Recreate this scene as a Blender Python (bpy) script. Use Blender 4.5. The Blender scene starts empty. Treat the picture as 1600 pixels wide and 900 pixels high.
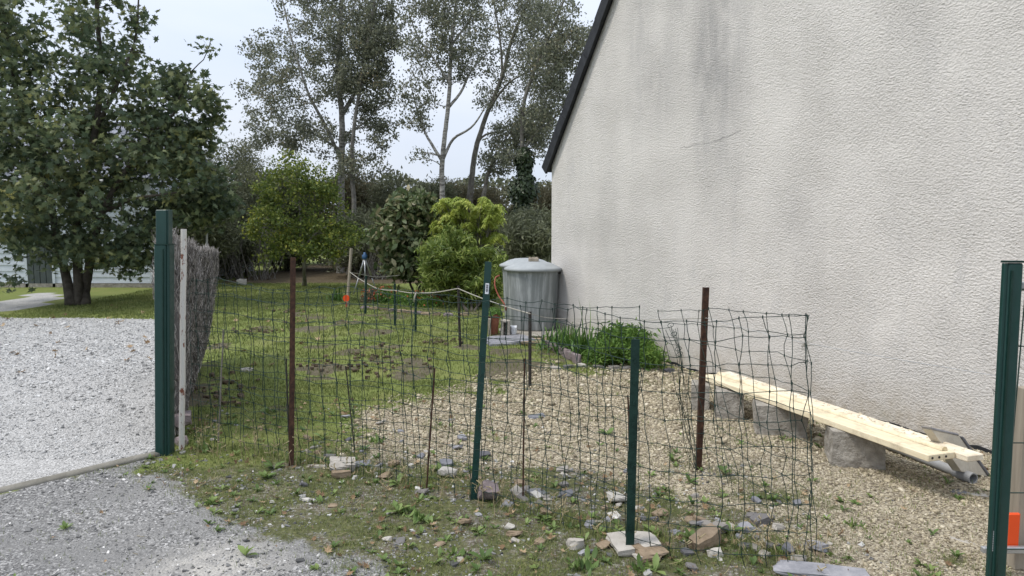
import bpy, math, random
import numpy as np
from mathutils import Vector

# ------------------------------------------------------------------ camera, world, sun, exposure
scene = bpy.context.scene
col = scene.collection
EYE = 1.55
FPX = 1100.0                      # focal length in pixels of the 1600 px wide photograph
PITCH = math.atan(95.0 / FPX)
cam_d = bpy.data.cameras.new('camera')
cam_d.sensor_width = 36.0
cam_d.lens = 36.0 * FPX / 1600.0
cam_d.clip_start = 0.05
cam_d.clip_end = 2000
cam = bpy.data.objects.new('camera', cam_d)
cam.location = (0, 0, EYE)
cam.rotation_euler = (math.pi / 2 - PITCH, 0, 0)
col.objects.link(cam)
scene.camera = cam
scene.render.resolution_x = 1024
scene.render.resolution_y = 576
scene.view_settings.view_transform = 'Standard'
scene.view_settings.look = 'None'
scene.view_settings.exposure = 0.32
scene.view_settings.gamma = 1.0

SUN_EL, SUN_AZ = math.radians(58), math.radians(-105)   # azimuth from +Y towards +X
world = bpy.data.worlds.new('World')
scene.world = world
world.use_nodes = True
wn = world.node_tree
wn.nodes.clear()
def wnode(t, **kw):
    n = wn.nodes.new(t)
    for k, v in kw.items():
        setattr(n, k, v)
    return n
w_out = wnode('ShaderNodeOutputWorld')
w_bg = wnode('ShaderNodeBackground')
w_bg.inputs['Strength'].default_value = 0.1
w_sky = wnode('ShaderNodeTexSky', sky_type='NISHITA')
w_sky.sun_disc = False
w_sky.sun_elevation = SUN_EL
w_sky.sun_rotation = SUN_AZ
w_tc = wnode('ShaderNodeTexCoord')
w_sep = wnode('ShaderNodeSeparateXYZ')
w_map = wnode('ShaderNodeMapRange')          # overcast sky: three times brighter at the zenith than at the horizon
for k, v in (('From Min', 0.0), ('From Max', 1.0), ('To Min', 7.0), ('To Max', 14.0)):
    w_map.inputs[k].default_value = v
w_noise = wnode('ShaderNodeTexNoise')
w_noise.inputs['Scale'].default_value = 2.2
w_noise.inputs['Detail'].default_value = 5
w_nm = wnode('ShaderNodeMapping')
w_nm.inputs['Scale'].default_value = (1, 1, 3.5)
w_ramp = wnode('ShaderNodeValToRGB')
w_ramp.color_ramp.elements[0].position = 0.3
w_ramp.color_ramp.elements[0].color = (0.77, 0.865, 1.04, 1)
w_ramp.color_ramp.elements[1].position = 0.7
w_ramp.color_ramp.elements[1].color = (0.95, 0.995, 1.09, 1)
w_mul = wnode('ShaderNodeVectorMath', operation='SCALE')
w_mix = wnode('ShaderNodeMix', data_type='RGBA')
w_mix.inputs[0].default_value = 0.88
L = wn.links.new
L(w_tc.outputs['Generated'], w_sep.inputs[0])
L(w_sep.outputs['Z'], w_map.inputs['Value'])
L(w_tc.outputs['Generated'], w_nm.inputs[0])
L(w_nm.outputs[0], w_noise.inputs['Vector'])
L(w_noise.outputs['Fac'], w_ramp.inputs[0])
L(w_ramp.outputs[0], w_mul.inputs[0])
L(w_map.outputs[0], w_mul.inputs['Scale'])
L(w_sky.outputs[0], w_mix.inputs[6])
L(w_mul.outputs[0], w_mix.inputs[7])
L(w_mix.outputs[2], w_bg.inputs['Color'])
L(w_bg.outputs[0], w_out.inputs[0])

sun_d = bpy.data.lights.new('sun', 'SUN')
sun_d.energy = 2.1
sun_d.angle = math.radians(11)
sun_d.color = (1.0, 0.95, 0.87)
sun = bpy.data.objects.new('sun', sun_d)
sdir = Vector((math.sin(SUN_AZ) * math.cos(SUN_EL), math.cos(SUN_AZ) * math.cos(SUN_EL), math.sin(SUN_EL)))
sun.rotation_euler = sdir.to_track_quat('Z', 'Y').to_euler()
sun.location = (-8, -2, 14)
col.objects.link(sun)

# ------------------------------------------------------------------ helpers
rng = np.random.default_rng(7)
R = random.Random(11)
def A(*v): return np.array(v, float)
def ray(px, py):
    u = (px - 800) / FPX; v = (450 - py) / FPX
    return A(u, math.cos(PITCH) + v * math.sin(PITCH), -math.sin(PITCH) + v * math.cos(PITCH))
def G(px, py, h=0.0):                     # a place on the ground (or at height h)
    r = ray(px, py); t = (h - EYE) / r[2]
    return A(r[0] * t, r[1] * t, h)
def P(px, py, d):                         # a place at distance d from the camera's wall
    r = ray(px, py); t = d / r[1]
    return A(r[0] * t, d, EYE + r[2] * t)

def origin_of(o):
    v = Vector((0, 0, 0))
    while o is not None:
        v += o.location; o = o.parent
    return np.array(v)

def tag(o, label=None, cat=None, group=None, kind=None):
    if label: o['label'] = label
    if cat: o['category'] = cat
    if group: o['group'] = group
    if kind: o['kind'] = kind
    return o
def empty(name, loc, label, cat, group=None):
    o = bpy.data.objects.new(name, None)
    o.empty_display_size = 0.1
    o.location = tuple(loc)
    col.objects.link(o)
    return tag(o, label, cat, group)

class MB:
    def __init__(s): s.V = []; s.F3 = []; s.F4 = []; s.r3 = []; s.r4 = []; s.n = 0; s.m3 = []; s.m4 = []
    def add(s, V, F, rnd=None, mat=0):
        V = np.asarray(V, float).reshape(-1, 3); F = np.asarray(F, np.int64)
        if len(F) == 0: return
        if rnd is None: rnd = np.full(len(F), R.random())
        rnd = np.broadcast_to(np.asarray(rnd, float), (len(F),))
        if F.shape[1] == 3: s.F3.append(F + s.n); s.r3.append(rnd); s.m3.append(np.full(len(F), mat))
        else: s.F4.append(F + s.n); s.r4.append(rnd); s.m4.append(np.full(len(F), mat))
        s.V.append(V); s.n += len(V)
    def build(s, name, mats, parent=None, smooth=False, loc=None):
        V = np.concatenate(s.V)
        base = A(0, 0, 0)
        if parent is not None: base = origin_of(parent)
        elif loc is not None: base = np.asarray(loc, float)
        V = V - base
        F3 = np.concatenate(s.F3) if s.F3 else np.zeros((0, 3), np.int64)
        F4 = np.concatenate(s.F4) if s.F4 else np.zeros((0, 4), np.int64)
        me = bpy.data.meshes.new(name)
        me.vertices.add(len(V)); me.vertices.foreach_set('co', V.astype(np.float32).ravel())
        nl = F3.size + F4.size
        me.loops.add(nl)
        me.loops.foreach_set('vertex_index', np.concatenate([F3.ravel(), F4.ravel()]).astype(np.int32))
        npoly = len(F3) + len(F4)
        me.polygons.add(npoly)
        st = np.concatenate([np.arange(len(F3)) * 3, F3.size + np.arange(len(F4)) * 4]).astype(np.int32)
        me.polygons.foreach_set('loop_start', st)
        me.polygons.foreach_set('use_smooth', np.full(npoly, smooth))
        mi = np.concatenate([np.concatenate(s.m3) if s.m3 else np.zeros(0), np.concatenate(s.m4) if s.m4 else np.zeros(0)]).astype(np.int32)
        me.polygons.foreach_set('material_index', mi)
        at = me.attributes.new('rnd', 'FLOAT', 'FACE')
        rr = np.concatenate([np.concatenate(s.r3) if s.r3 else np.zeros(0), np.concatenate(s.r4) if s.r4 else np.zeros(0)])
        at.data.foreach_set('value', rr.astype(np.float32))
        me.update(calc_edges=True)
        for m in (mats if isinstance(mats, (list, tuple)) else [mats]): me.materials.append(m)
        o = bpy.data.objects.new(name, me)
        if parent is not None: o.parent = parent
        elif loc is not None: o.location = tuple(base)
        col.objects.link(o)
        return o

BOXF = np.array([[0, 3, 2, 1], [4, 5, 6, 7], [0, 1, 5, 4], [1, 2, 6, 5], [2, 3, 7, 6], [3, 0, 4, 7]])
def box_pts(c, ax, ay, az):              # centre and three half-axes
    c = np.asarray(c, float)
    return np.array([c - ax - ay - az, c + ax - ay - az, c + ax + ay - az, c - ax + ay - az,
                     c - ax - ay + az, c + ax - ay + az, c + ax + ay + az, c - ax + ay + az])
def add_box(mb, c, ax, ay, az, bev=0.0, rnd=None, mat=0):
    ax, ay, az = [np.asarray(a, float) for a in (ax, ay, az)]
    if bev <= 0:
        mb.add(box_pts(c, ax, ay, az), BOXF, rnd, mat); return
    # chamfered box: 24 vertices
    c = np.asarray(c, float)
    la, lb, lc = np.linalg.norm(ax), np.linalg.norm(ay), np.linalg.norm(az)
    u, v, w = ax / la, ay / lb, az / lc
    b = min(bev, la * .9, lb * .9, lc * .9)
    V = []; idx = {}
    for sx in (-1, 1):
        for sy in (-1, 1):
            for sz in (-1, 1):
                for k in range(3):
                    a_ = la - (b if k != 0 else 0); b_ = lb - (b if k != 1 else 0); c_ = lc - (b if k != 2 else 0)
                    idx[(sx, sy, sz, k)] = len(V)
                    V.append(c + u * sx * a_ + v * sy * b_ + w * sz * c_)
    F4, F3 = [], []
    def q(*ks): F4.append([idx[k] for k in ks])
    for s_ in (-1, 1):
        q((s_, -1, -1, 0), (s_, 1, -1, 0), (s_, 1, 1, 0), (s_, -1, 1, 0))
        q((-1, s_, -1, 1), (1, s_, -1, 1), (1, s_, 1, 1), (-1, s_, 1, 1))
        q((-1, -1, s_, 2), (1, -1, s_, 2), (1, 1, s_, 2), (-1, 1, s_, 2))
        for t_ in (-1, 1):
            q((s_, t_, -1, 0), (s_, t_, 1, 0), (s_, t_, 1, 1), (s_, t_, -1, 1))
            q((s_, -1, t_, 0), (s_, 1, t_, 0), (s_, 1, t_, 2), (s_, -1, t_, 2))
            q((-1, s_, t_, 1), (1, s_, t_, 1), (1, s_, t_, 2), (-1, s_, t_, 2))
            for z_ in (-1, 1):
                F3.append([idx[(s_, t_, z_, 0)], idx[(s_, t_, z_, 1)], idx[(s_, t_, z_, 2)]])
    V = np.array(V)
    def fix(F):
        out = []
        for f in F:
            p = V[f]; n = np.cross(p[1] - p[0], p[2] - p[0])
            out.append(f if np.dot(n, p.mean(0) - c) > 0 else f[::-1])
        return out
    r_ = R.random() if rnd is None else rnd
    n0 = mb.n
    mb.add(V, fix(F4), r_, mat)
    mb.F3.append(np.array(fix(F3)) + n0); mb.r3.append(np.full(len(F3), r_)); mb.m3.append(np.full(len(F3), mat))
def abox(mb, x0, x1, y0, y1, z0, z1, bev=0.0, mat=0):
    add_box(mb, A((x0 + x1) / 2, (y0 + y1) / 2, (z0 + z1) / 2), A((x1 - x0) / 2, 0, 0), A(0, (y1 - y0) / 2, 0), A(0, 0, (z1 - z0) / 2), bev, mat=mat)

def add_tube(mb, pts, rad, n=6, cap=True, rnd=None, mat=0):
    pts = np.asarray(pts, float); k = len(pts)
    rad = np.broadcast_to(np.asarray(rad, float), (k,))
    T = np.gradient(pts, axis=0); T /= (np.linalg.norm(T, axis=1)[:, None] + 1e-12)
    ref = A(0.13, 0.31, 0.94) if abs(T[0][2]) < 0.9 else A(1, 0.1, 0)
    U = np.cross(T, ref); U /= (np.linalg.norm(U, axis=1)[:, None] + 1e-12)
    W = np.cross(T, U)
    a = np.arange(n) * 2 * math.pi / n
    V = pts[:, None, :] + rad[:, None, None] * (np.cos(a)[None, :, None] * U[:, None, :] + np.sin(a)[None, :, None] * W[:, None, :])
    V = V.reshape(-1, 3)
    i = np.arange(k - 1)[:, None] * n; j = np.arange(n)[None, :]; j2 = (j + 1) % n
    F = np.stack([i + j, i + n + j, i + n + j2, i + j2], -1).reshape(-1, 4)
    r_ = R.random() if rnd is None else rnd
    if cap:
        V = np.concatenate([V, pts[:1], pts[-1:]])
        c0, c1 = k * n, k * n + 1; jj = np.arange(n); b = (k - 1) * n
        F3 = np.concatenate([np.stack([np.full(n, c0), jj, (jj + 1) % n], -1), np.stack([np.full(n, c1), b + (jj + 1) % n, b + jj], -1)])
        n0 = mb.n
        mb.add(V, F, r_, mat)
        mb.F3.append(F3 + n0); mb.r3.append(np.full(len(F3), r_)); mb.m3.append(np.full(len(F3), mat))
    else:
        mb.add(V, F, r_, mat)

def add_lathe(mb, c, prof, n=32, mat=0, wob=None):       # prof: (radius, height)
    prof = np.asarray(prof, float); k = len(prof)
    a = np.arange(n) * 2 * math.pi / n
    rr = prof[:, 0][:, None] * (1 + (wob(a)[None, :] if wob is not None else 0))
    V = np.stack([c[0] + rr * np.cos(a), c[1] + rr * np.sin(a), c[2] + np.repeat(prof[:, 1][:, None], n, 1)], -1).reshape(-1, 3)
    i = np.arange(k - 1)[:, None] * n; j = np.arange(n)[None, :]; j2 = (j + 1) % n
    F = np.stack([i + j, i + j2, i + n + j2, i + n + j], -1).reshape(-1, 4)
    mb.add(V, F, None, mat)

def stamp(mb, tv, tf, pos, X, Y, Z, rnd=None, mat=0):      # template * per-item scaled axes
    n = len(pos)
    if n == 0: return
    tv = np.asarray(tv, float)
    V = pos[:, None, :] + tv[None, :, 0:1] * X[:, None, :] + tv[None, :, 1:2] * Y[:, None, :] + tv[None, :, 2:3] * Z[:, None, :]
    F = (np.asarray(tf)[None] + (np.arange(n) * len(tv))[:, None, None]).reshape(-1, len(tf[0]))
    if rnd is None: rnd = rng.random(n)
    mb.add(V.reshape(-1, 3), F, np.repeat(rnd, len(tf)), mat)
def frames(N, rg=None):
    rg = rg or rng
    N = N / (np.linalg.norm(N, axis=1)[:, None] + 1e-9)
    t = rg.normal(size=N.shape); X = np.cross(N, t); X /= (np.linalg.norm(X, axis=1)[:, None] + 1e-9)
    return X, np.cross(N, X), N

# 2-d value noise
_tab = np.random.default_rng(3).random((256, 256))
def vnoise(x, y, s=1.0, seed=0):
    x = x * s + seed * 17.3; y = y * s + seed * 9.1
    xi = np.floor(x).astype(int); yi = np.floor(y).astype(int)
    fx = x - xi; fy = y - yi; fx = fx * fx * (3 - 2 * fx); fy = fy * fy * (3 - 2 * fy)
    g = lambda a, b: _tab[a % 256, b % 256]
    return (g(xi, yi) * (1 - fx) + g(xi + 1, yi) * fx) * (1 - fy) + (g(xi, yi + 1) * (1 - fx) + g(xi + 1, yi + 1) * fx) * fy
def fbm(x, y, s=1.0, seed=0, o=4):
    v = 0; a = .5; t = 0
    for k in range(o): v = v + a * vnoise(x, y, s * 2 ** k, seed + k); t += a; a *= .5
    return v / t

# ------------------------------------------------------------------ materials
class NT:
    def __init__(s, name):
        s.m = bpy.data.materials.new(name); s.m.use_nodes = True; s.t = s.m.node_tree; s.t.nodes.clear()
        s.out = s.t.nodes.new('ShaderNodeOutputMaterial')
    def n(s, ty, ins=None, **kw):
        nd = s.t.nodes.new(ty)
        for k, v in kw.items(): setattr(nd, k, v)
        for k, v in (ins or {}).items():
            if isinstance(v, bpy.types.NodeSocket): s.t.links.new(v, nd.inputs[k])
            else: nd.inputs[k].default_value = v
        return nd
    def coord(s, scale=(1, 1, 1), rot=(0, 0, 0), loc=(0, 0, 0), kind='Object'):
        tc = s.n('ShaderNodeTexCoord')
        return s.n('ShaderNodeMapping', {0: tc.outputs[kind], 'Scale': scale, 'Rotation': rot, 'Location': loc}).outputs[0]
    def noise(s, vec, scale, detail=4, rough=.55, dist=0):
        return s.n('ShaderNodeTexNoise', {'Vector': vec, 'Scale': scale, 'Detail': detail, 'Roughness': rough, 'Distortion': dist}).outputs['Fac']
    def voro(s, vec, scale, out='Color', feature='F1', rand=1.0):
        return s.n('ShaderNodeTexVoronoi', {'Vector': vec, 'Scale': scale, 'Randomness': rand}, feature=feature).outputs[out]
    def ramp(s, fac, stops, interp='LINEAR'):
        nd = s.n('ShaderNodeValToRGB', {0: fac}); cr = nd.color_ramp; cr.interpolation = interp
        while len(cr.elements) < len(stops): cr.elements.new(0.5)
        for e, (p, c) in zip(cr.elements, stops):
            e.position = p; e.color = (c, c, c, 1) if isinstance(c, (int, float)) else (c[0], c[1], c[2], 1)
        return nd.outputs[0]
    def mix(s, f, a, b, mode='MIX'):
        nd = s.n('ShaderNodeMix', data_type='RGBA', blend_type=mode)
        for k, v in ((0, f), (6, a), (7, b)):
            if isinstance(v, bpy.types.NodeSocket): s.t.links.new(v, nd.inputs[k])
            elif k == 0: nd.inputs[0].default_value = v
            else: nd.inputs[k].default_value = (v[0], v[1], v[2], 1)
        return nd.outputs[2]
    def math(s, op, a, b=0.0, clamp=False):
        nd = s.n('ShaderNodeMath', {0: a, 1: b}, operation=op); nd.use_clamp = clamp
        return nd.outputs[0]
    def attr(s, name, out='Fac'): return s.n('ShaderNodeAttribute', attribute_name=name).outputs[out]
    def bump(s, h, dist=.01, strength=1.0, nrm=None):
        ins = {'Height': h, 'Distance': dist, 'Strength': strength}
        if nrm is not None: ins['Normal'] = nrm
        return s.n('ShaderNodeBump', ins).outputs[0]
    def done(s, colr, rough=.8, nrm=None, metal=0, spec=.3, sub=None):
        ins = {'Roughness': rough, 'Metallic': metal, 'Specular IOR Level': spec}
        if isinstance(colr, bpy.types.NodeSocket): ins['Base Color'] = colr
        else: ins['Base Color'] = (colr[0], colr[1], colr[2], 1)
        if nrm is not None: ins['Normal'] = nrm
        b = s.n('ShaderNodeBsdfPrincipled', ins)
        sh = b.outputs[0]
        if sub:                      # thin leaf: light shines through
            tr = s.n('ShaderNodeBsdfTranslucent', {'Color': colr if isinstance(colr, bpy.types.NodeSocket) else (*colr, 1)})
            sh = s.n('ShaderNodeMixShader', {0: sub, 1: sh, 2: tr.outputs[0]}).outputs[0]
        s.t.links.new(sh, s.out.inputs[0])
        return s.m

def leaf_mat(name, stops, rough=.55, sub=.25, patch=0.6, pscale=.9, tint=None):
    t = NT(name)
    r = t.attr('rnd')
    nz = t.noise(t.coord(), pscale, 3)
    f = t.math('ADD', t.math('MULTIPLY', r, 1 - patch), t.math('MULTIPLY', t.ramp(nz, [(.3, 0.), (.7, 1.)]), patch))
    c = t.ramp(f, stops)
    return t.done(c, rough, spec=.35, sub=sub)
def rough_mat(name, stops, scale=6, detail=6, bump=.004, bscale=40, rough=.85, vec=(1, 1, 1), usernd=0.0, spec=.25):
    t = NT(name); v = t.coord(vec)
    f = t.noise(v, scale, detail, .62)
    if usernd: f = t.math('ADD', t.math('MULTIPLY', f, 1 - usernd), t.math('MULTIPLY', t.attr('rnd'), usernd))
    c = t.ramp(f, stops)
    nrm = t.bump(t.noise(v, bscale, 5, .65), bump)
    return t.done(c, rough, nrm, spec=spec)

M = {}
M['green_paint'] = (lambda t: t.done(t.mix(t.ramp(t.noise(t.coord((1, 1, .25)), 14, 6), [(.52, 0.), (.75, .5)]), (.005, .038, .032), (.016, .056, .048)),
                    t.ramp(t.noise(t.coord(), 30), [(.3, .28), (.7, .5)]), t.bump(t.noise(t.coord((1, 1, .2)), 60), .0006), spec=.5))(NT('green_paint'))
M['green_dark'] = rough_mat('green_plastic_coat', [(.3, (.006, .022, .017)), (.7, (.014, .042, .032))], 12, rough=.5)
M['rust'] = rough_mat('rusty_steel', [(.3, (.022, .013, .010)), (.5, (.050, .026, .017)), (.72, (.095, .048, .028))], 30, bump=.001, bscale=200, rough=.85)
M['dark_steel'] = rough_mat('dark_steel', [(.3, (.018, .017, .016)), (.7, (.05, .045, .04))], 30, rough=.7)
M['wire'] = rough_mat('green_wire', [(.35, (.012, .028, .022)), (.6, (.03, .055, .045)), (.8, (.09, .075, .06))], 9, rough=.55)
M['white_chip'] = (lambda t: t.done(t.mix(t.ramp(t.noise(t.coord((1, 1, .4)), 34, 5, .7), [(.56, 0.), (.62, 1.)]), (.62, .60, .56), (.20, .075, .045)), .6))(NT('chipped_white_paint'))
M['concrete'] = rough_mat('concrete', [(.25, (.20, .18, .155)), (.5, (.33, .305, .265)), (.75, (.50, .465, .41))], 13, bump=.035, bscale=24)
M['slab_face'] = rough_mat('slab_face', [(.3, (.46, .42, .35)), (.7, (.64, .60, .51))], 7, bump=.004, bscale=50)
M['kerb'] = rough_mat('kerb_concrete', [(.3, (.15, .14, .115)), (.7, (.26, .245, .21))], 7, bump=.004, bscale=70)
M['slate'] = rough_mat('slate_stone', [(.25, (.12, .125, .14)), (.55, (.25, .25, .27)), (.8, (.42, .41, .42))], 14, bump=.003, bscale=50, usernd=.3)
M['pale_stone'] = rough_mat('pale_stone', [(.25, (.30, .275, .24)), (.6, (.45, .42, .375)), (.8, (.60, .575, .53))], 10, bump=.005, bscale=45, usernd=.3)
M['brown_stone'] = rough_mat('brown_stone', [(.25, (.15, .11, .07)), (.6, (.30, .23, .16)), (.8, (.42, .36, .28))], 10, bump=.006, bscale=45)
M['purple_stone'] = rough_mat('purple_stone', [(.25, (.13, .10, .10)), (.6, (.24, .20, .20)), (.8, (.34, .30, .30))], 10, bump=.006, bscale=45)
M['rubble'] = rough_mat('rubble', [(.1, (.10, .10, .11)), (.4, (.20, .185, .17)), (.65, (.32, .295, .26)), (.9, (.50, .48, .44))], 12, bump=.003, bscale=50, usernd=.8)
M['bark_pale'] = (lambda t: t.done(t.mix(t.ramp(t.noise(t.coord((1, 1, 4)), 5, 6, .7), [(.42, 0.), (.6, 1.)]), (.40, .385, .35), (.12, .112, .10)), .85, t.bump(t.noise(t.coord((1, 1, .5)), 20), .02)))(NT('pale_bark'))
M['bark_dark'] = rough_mat('dark_bark', [(.3, (.035, .030, .024)), (.7, (.10, .088, .07))], 8, bump=.02, bscale=16)
M['bark_mid'] = rough_mat('mid_bark', [(.3, (.11, .10, .088)), (.7, (.26, .245, .215))], 8, bump=.015, bscale=16)
M['twig'] = rough_mat('dry_twig', [(.15, (.09, .083, .076)), (.45, (.25, .23, .215)), (.85, (.48, .45, .42))], 9, usernd=.7, rough=.9)
M['maple'] = leaf_mat('maple_leaf', [(.1, (.06, .092, .056)), (.45, (.115, .155, .082)), (.75, (.20, .225, .10)), (.95, (.34, .32, .10))], patch=.4, sub=.38)
M['poplar'] = leaf_mat('poplar_leaf', [(.1, (.10, .115, .08)), (.5, (.185, .20, .14)), (.8, (.29, .295, .20)), (.97, (.34, .28, .17))], patch=.3, sub=.4)
M['hedge'] = leaf_mat('hedge_leaf', [(.1, (.075, .086, .054)), (.5, (.145, .16, .092)), (.9, (.25, .255, .15))], patch=.5, pscale=.7, sub=.3)
M['hedge_brown'] = leaf_mat('scrub_leaf', [(.1, (.085, .082, .048)), (.5, (.155, .145, .082)), (.9, (.25, .215, .125))], patch=.5, pscale=.8, sub=.3)
M['yellow_green'] = leaf_mat('yellow_green_leaf', [(.05, (.06, .10, .026)), (.5, (.135, .185, .04)), (.8, (.27, .30, .055)), (.97, (.48, .44, .07))], patch=.35, pscale=1.4, sub=.3)
M['lime'] = leaf_mat('lime_leaf', [(.05, (.19, .26, .05)), (.5, (.34, .41, .08)), (.9, (.54, .56, .14))], patch=.4, pscale=2, sub=.35)
M['rhodo'] = leaf_mat('glossy_shrub_leaf', [(.05, (.08, .125, .026)), (.5, (.16, .22, .045)), (.9, (.32, .37, .095))], patch=.3, pscale=2, rough=.4, sub=.25)
M['magnolia'] = leaf_mat('magnolia_leaf', [(.05, (.06, .09, .034)), (.45, (.11, .15, .058)), (.75, (.22, .23, .12)), (.95, (.34, .29, .17))], patch=.2, pscale=2, rough=.4, sub=.25)
M['ivy'] = leaf_mat('ivy_leaf', [(.05, (.018, .035, .014)), (.9, (.05, .075, .03))], patch=.3, rough=.4, sub=.1)
M['strap'] = leaf_mat('strap_leaf', [(.05, (.05, .11, .022)), (.5, (.085, .17, .035)), (.9, (.15, .25, .06))], patch=.2, rough=.4, sub=.25)
M['bright_shrub'] = leaf_mat('bright_shrub_leaf', [(.05, (.055, .12, .022)), (.5, (.105, .20, .035)), (.9, (.22, .33, .065))], patch=.4, pscale=4, sub=.3)
M['grass'] = leaf_mat('grass_blade', [(.05, (.085, .115, .034)), (.45, (.165, .20, .058)), (.8, (.27, .295, .095)), (.97, (.42, .38, .19))], patch=.5, pscale=1.1, sub=.25, rough=.6)
M['verge_grass'] = leaf_mat('verge_blade', [(.05, (.05, .078, .022)), (.4, (.11, .15, .036)), (.75, (.22, .25, .07)), (.95, (.38, .34, .17))], patch=.5, pscale=3, sub=.2, rough=.7)
M['weed'] = leaf_mat('weed_leaf', [(.05, (.07, .12, .03)), (.5, (.12, .19, .05)), (.9, (.22, .29, .09))], patch=.2, pscale=4, sub=.25)
M['dead_leaf'] = leaf_mat('dead_leaf', [(.05, (.14, .085, .045)), (.5, (.27, .18, .10)), (.9, (.42, .31, .19))], patch=.1, sub=.1, rough=.8)
M['dry_stem'] = rough_mat('dry_stem', [(.3, (.22, .17, .09)), (.7, (.42, .36, .22))], 20)
M['red_flower'] = leaf_mat('red_flower', [(.05, (.30, .035, .02)), (.5, (.45, .08, .03)), (.9, (.50, .20, .08))], patch=.1)
M['white_flower'] = leaf_mat('white_flower', [(.05, (.55, .58, .5)), (.9, (.8, .8, .75))], patch=.1)
M['pebble_beige'] = (lambda t: t.done(t.ramp(t.math('ADD', t.math('MULTIPLY', t.attr('rnd'), .85), t.math('MULTIPLY', t.noise(t.coord(), 60), .15)),
        [(.02, (.12, .10, .07)), (.18, (.25, .21, .145)), (.5, (.40, .345, .24)), (.8, (.53, .465, .335)), (.93, (.62, .56, .44)), (1., (.26, .25, .23))]), .8))(NT('beige_pebble'))
M['pebble_grey'] = (lambda t: t.done(t.ramp(t.attr('rnd'), [(.02, (.06, .06, .06)), (.3, (.14, .138, .135)), (.65, (.25, .245, .238)), (.88, (.38, .37, .355)), (.98, (.60, .585, .56))]), .8))(NT('grey_chipping'))
M['pebble_white'] = (lambda t: t.done(t.ramp(t.attr('rnd'), [(.02, (.18, .178, .172)), (.22, (.34, .335, .325)), (.6, (.46, .455, .44)), (.92, (.58, .575, .56))]), .8))(NT('white_chipping'))
M['rope'] = rough_mat('old_rope', [(.3, (.22, .21, .18)), (.7, (.42, .40, .35))], 60)
M['orange'] = NT('orange_plastic').done((.75, .085, .018), .35)
M['blue'] = NT('blue_plastic').done((.05, .12, .24), .4)
M['alu'] = NT('aluminium').done((.45, .46, .47), .35, metal=.6)
M['wood_grey'] = rough_mat('weathered_wood', [(.3, (.20, .17, .13)), (.7, (.40, .35, .28))], 12, vec=(1, 1, .08), bump=.003, bscale=30)
M['wood_dark'] = rough_mat('dark_timber', [(.3, (.05, .035, .025)), (.7, (.12, .085, .06))], 12, bump=.004)
def cream():
    t = NT('cream_paint'); v = t.n('ShaderNodeMapping', {0: t.n('ShaderNodeMapping', {0: t.coord(), 'Rotation': (0, 0, -WANG)}).outputs[0], 'Scale': (.6, 14, 6)}).outputs[0]
    g = t.noise(v, 4, 6, .65, .4); d = t.noise(t.coord(), 7, 8, .75)
    c = t.mix(t.ramp(g, [(.42, 0.), (.7, .55)]), (.77, .68, .49), (.58, .46, .28))
    c = t.mix(t.ramp(d, [(.5, 0.), (.7, .7)]), c, (.36, .29, .20))
    return t.done(c, .6, t.bump(g, .002))
M['dusty'] = (lambda t: t.done(t.ramp(t.noise(t.coord((1, 1, 1)), 7, 7, .7), [(.25, (.50, .41, .30)), (.45, (.70, .61, .47)), (.6, (.80, .74, .60))]), .9, t.bump(t.noise(t.coord(), 40), .006)))(NT('dusty_board'))
M['pvc'] = rough_mat('grey_pvc', [(.3, (.24, .245, .25)), (.7, (.34, .345, .35))], 8, rough=.45, bump=.0005)
M['pvc_shade'] = NT('pipe_shade').done((.05, .05, .05), .8)  # near-black colour standing in for the shade inside the pipe
M['tank'] = (lambda t: t.done(t.mix(t.ramp(t.noise(t.coord((7, 7, .9)), 1.6, 6, .65), [(.46, 0.), (.7, 1.)]), (.20, .215, .215), (.42, .44, .44)), .5, t.bump(t.noise(t.coord(), 12), .002)))(NT('tank_plastic'))
M['tank_lid'] = rough_mat('lid_plastic', [(.3, (.27, .29, .30)), (.7, (.37, .39, .395))], 6, rough=.5, bump=.001)
M['label_white'] = NT('label_white').done((.72, .74, .78), .5)
M['ink'] = NT('label_ink').done((.03, .03, .04), .6)
M['hose'] = NT('red_hose').done((.28, .08, .05), .5)
M['terracotta'] = rough_mat('terracotta', [(.3, (.22, .08, .05)), (.7, (.36, .16, .10))], 12)
M['verge_board'] = rough_mat('black_slate_verge', [(.3, (.010, .011, .013)), (.7, (.032, .034, .038))], 9, rough=.6)
M['siding'] = rough_mat('white_siding', [(.3, (.56, .60, .66)), (.7, (.66, .70, .76))], 3, rough=.6, bump=.001)
M['far_roof'] = rough_mat('far_slate', [(.3, (.16, .17, .20)), (.7, (.25, .26, .30))], 5, usernd=.6)
M['shutter'] = rough_mat('grey_shutter', [(.3, (.07, .085, .085)), (.7, (.10, .115, .115))], 5)
M['litter'] = rough_mat('woodland_litter', [(.3, (.05, .038, .026)), (.7, (.14, .105, .07))], 6, bump=.02, bscale=12)

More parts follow.
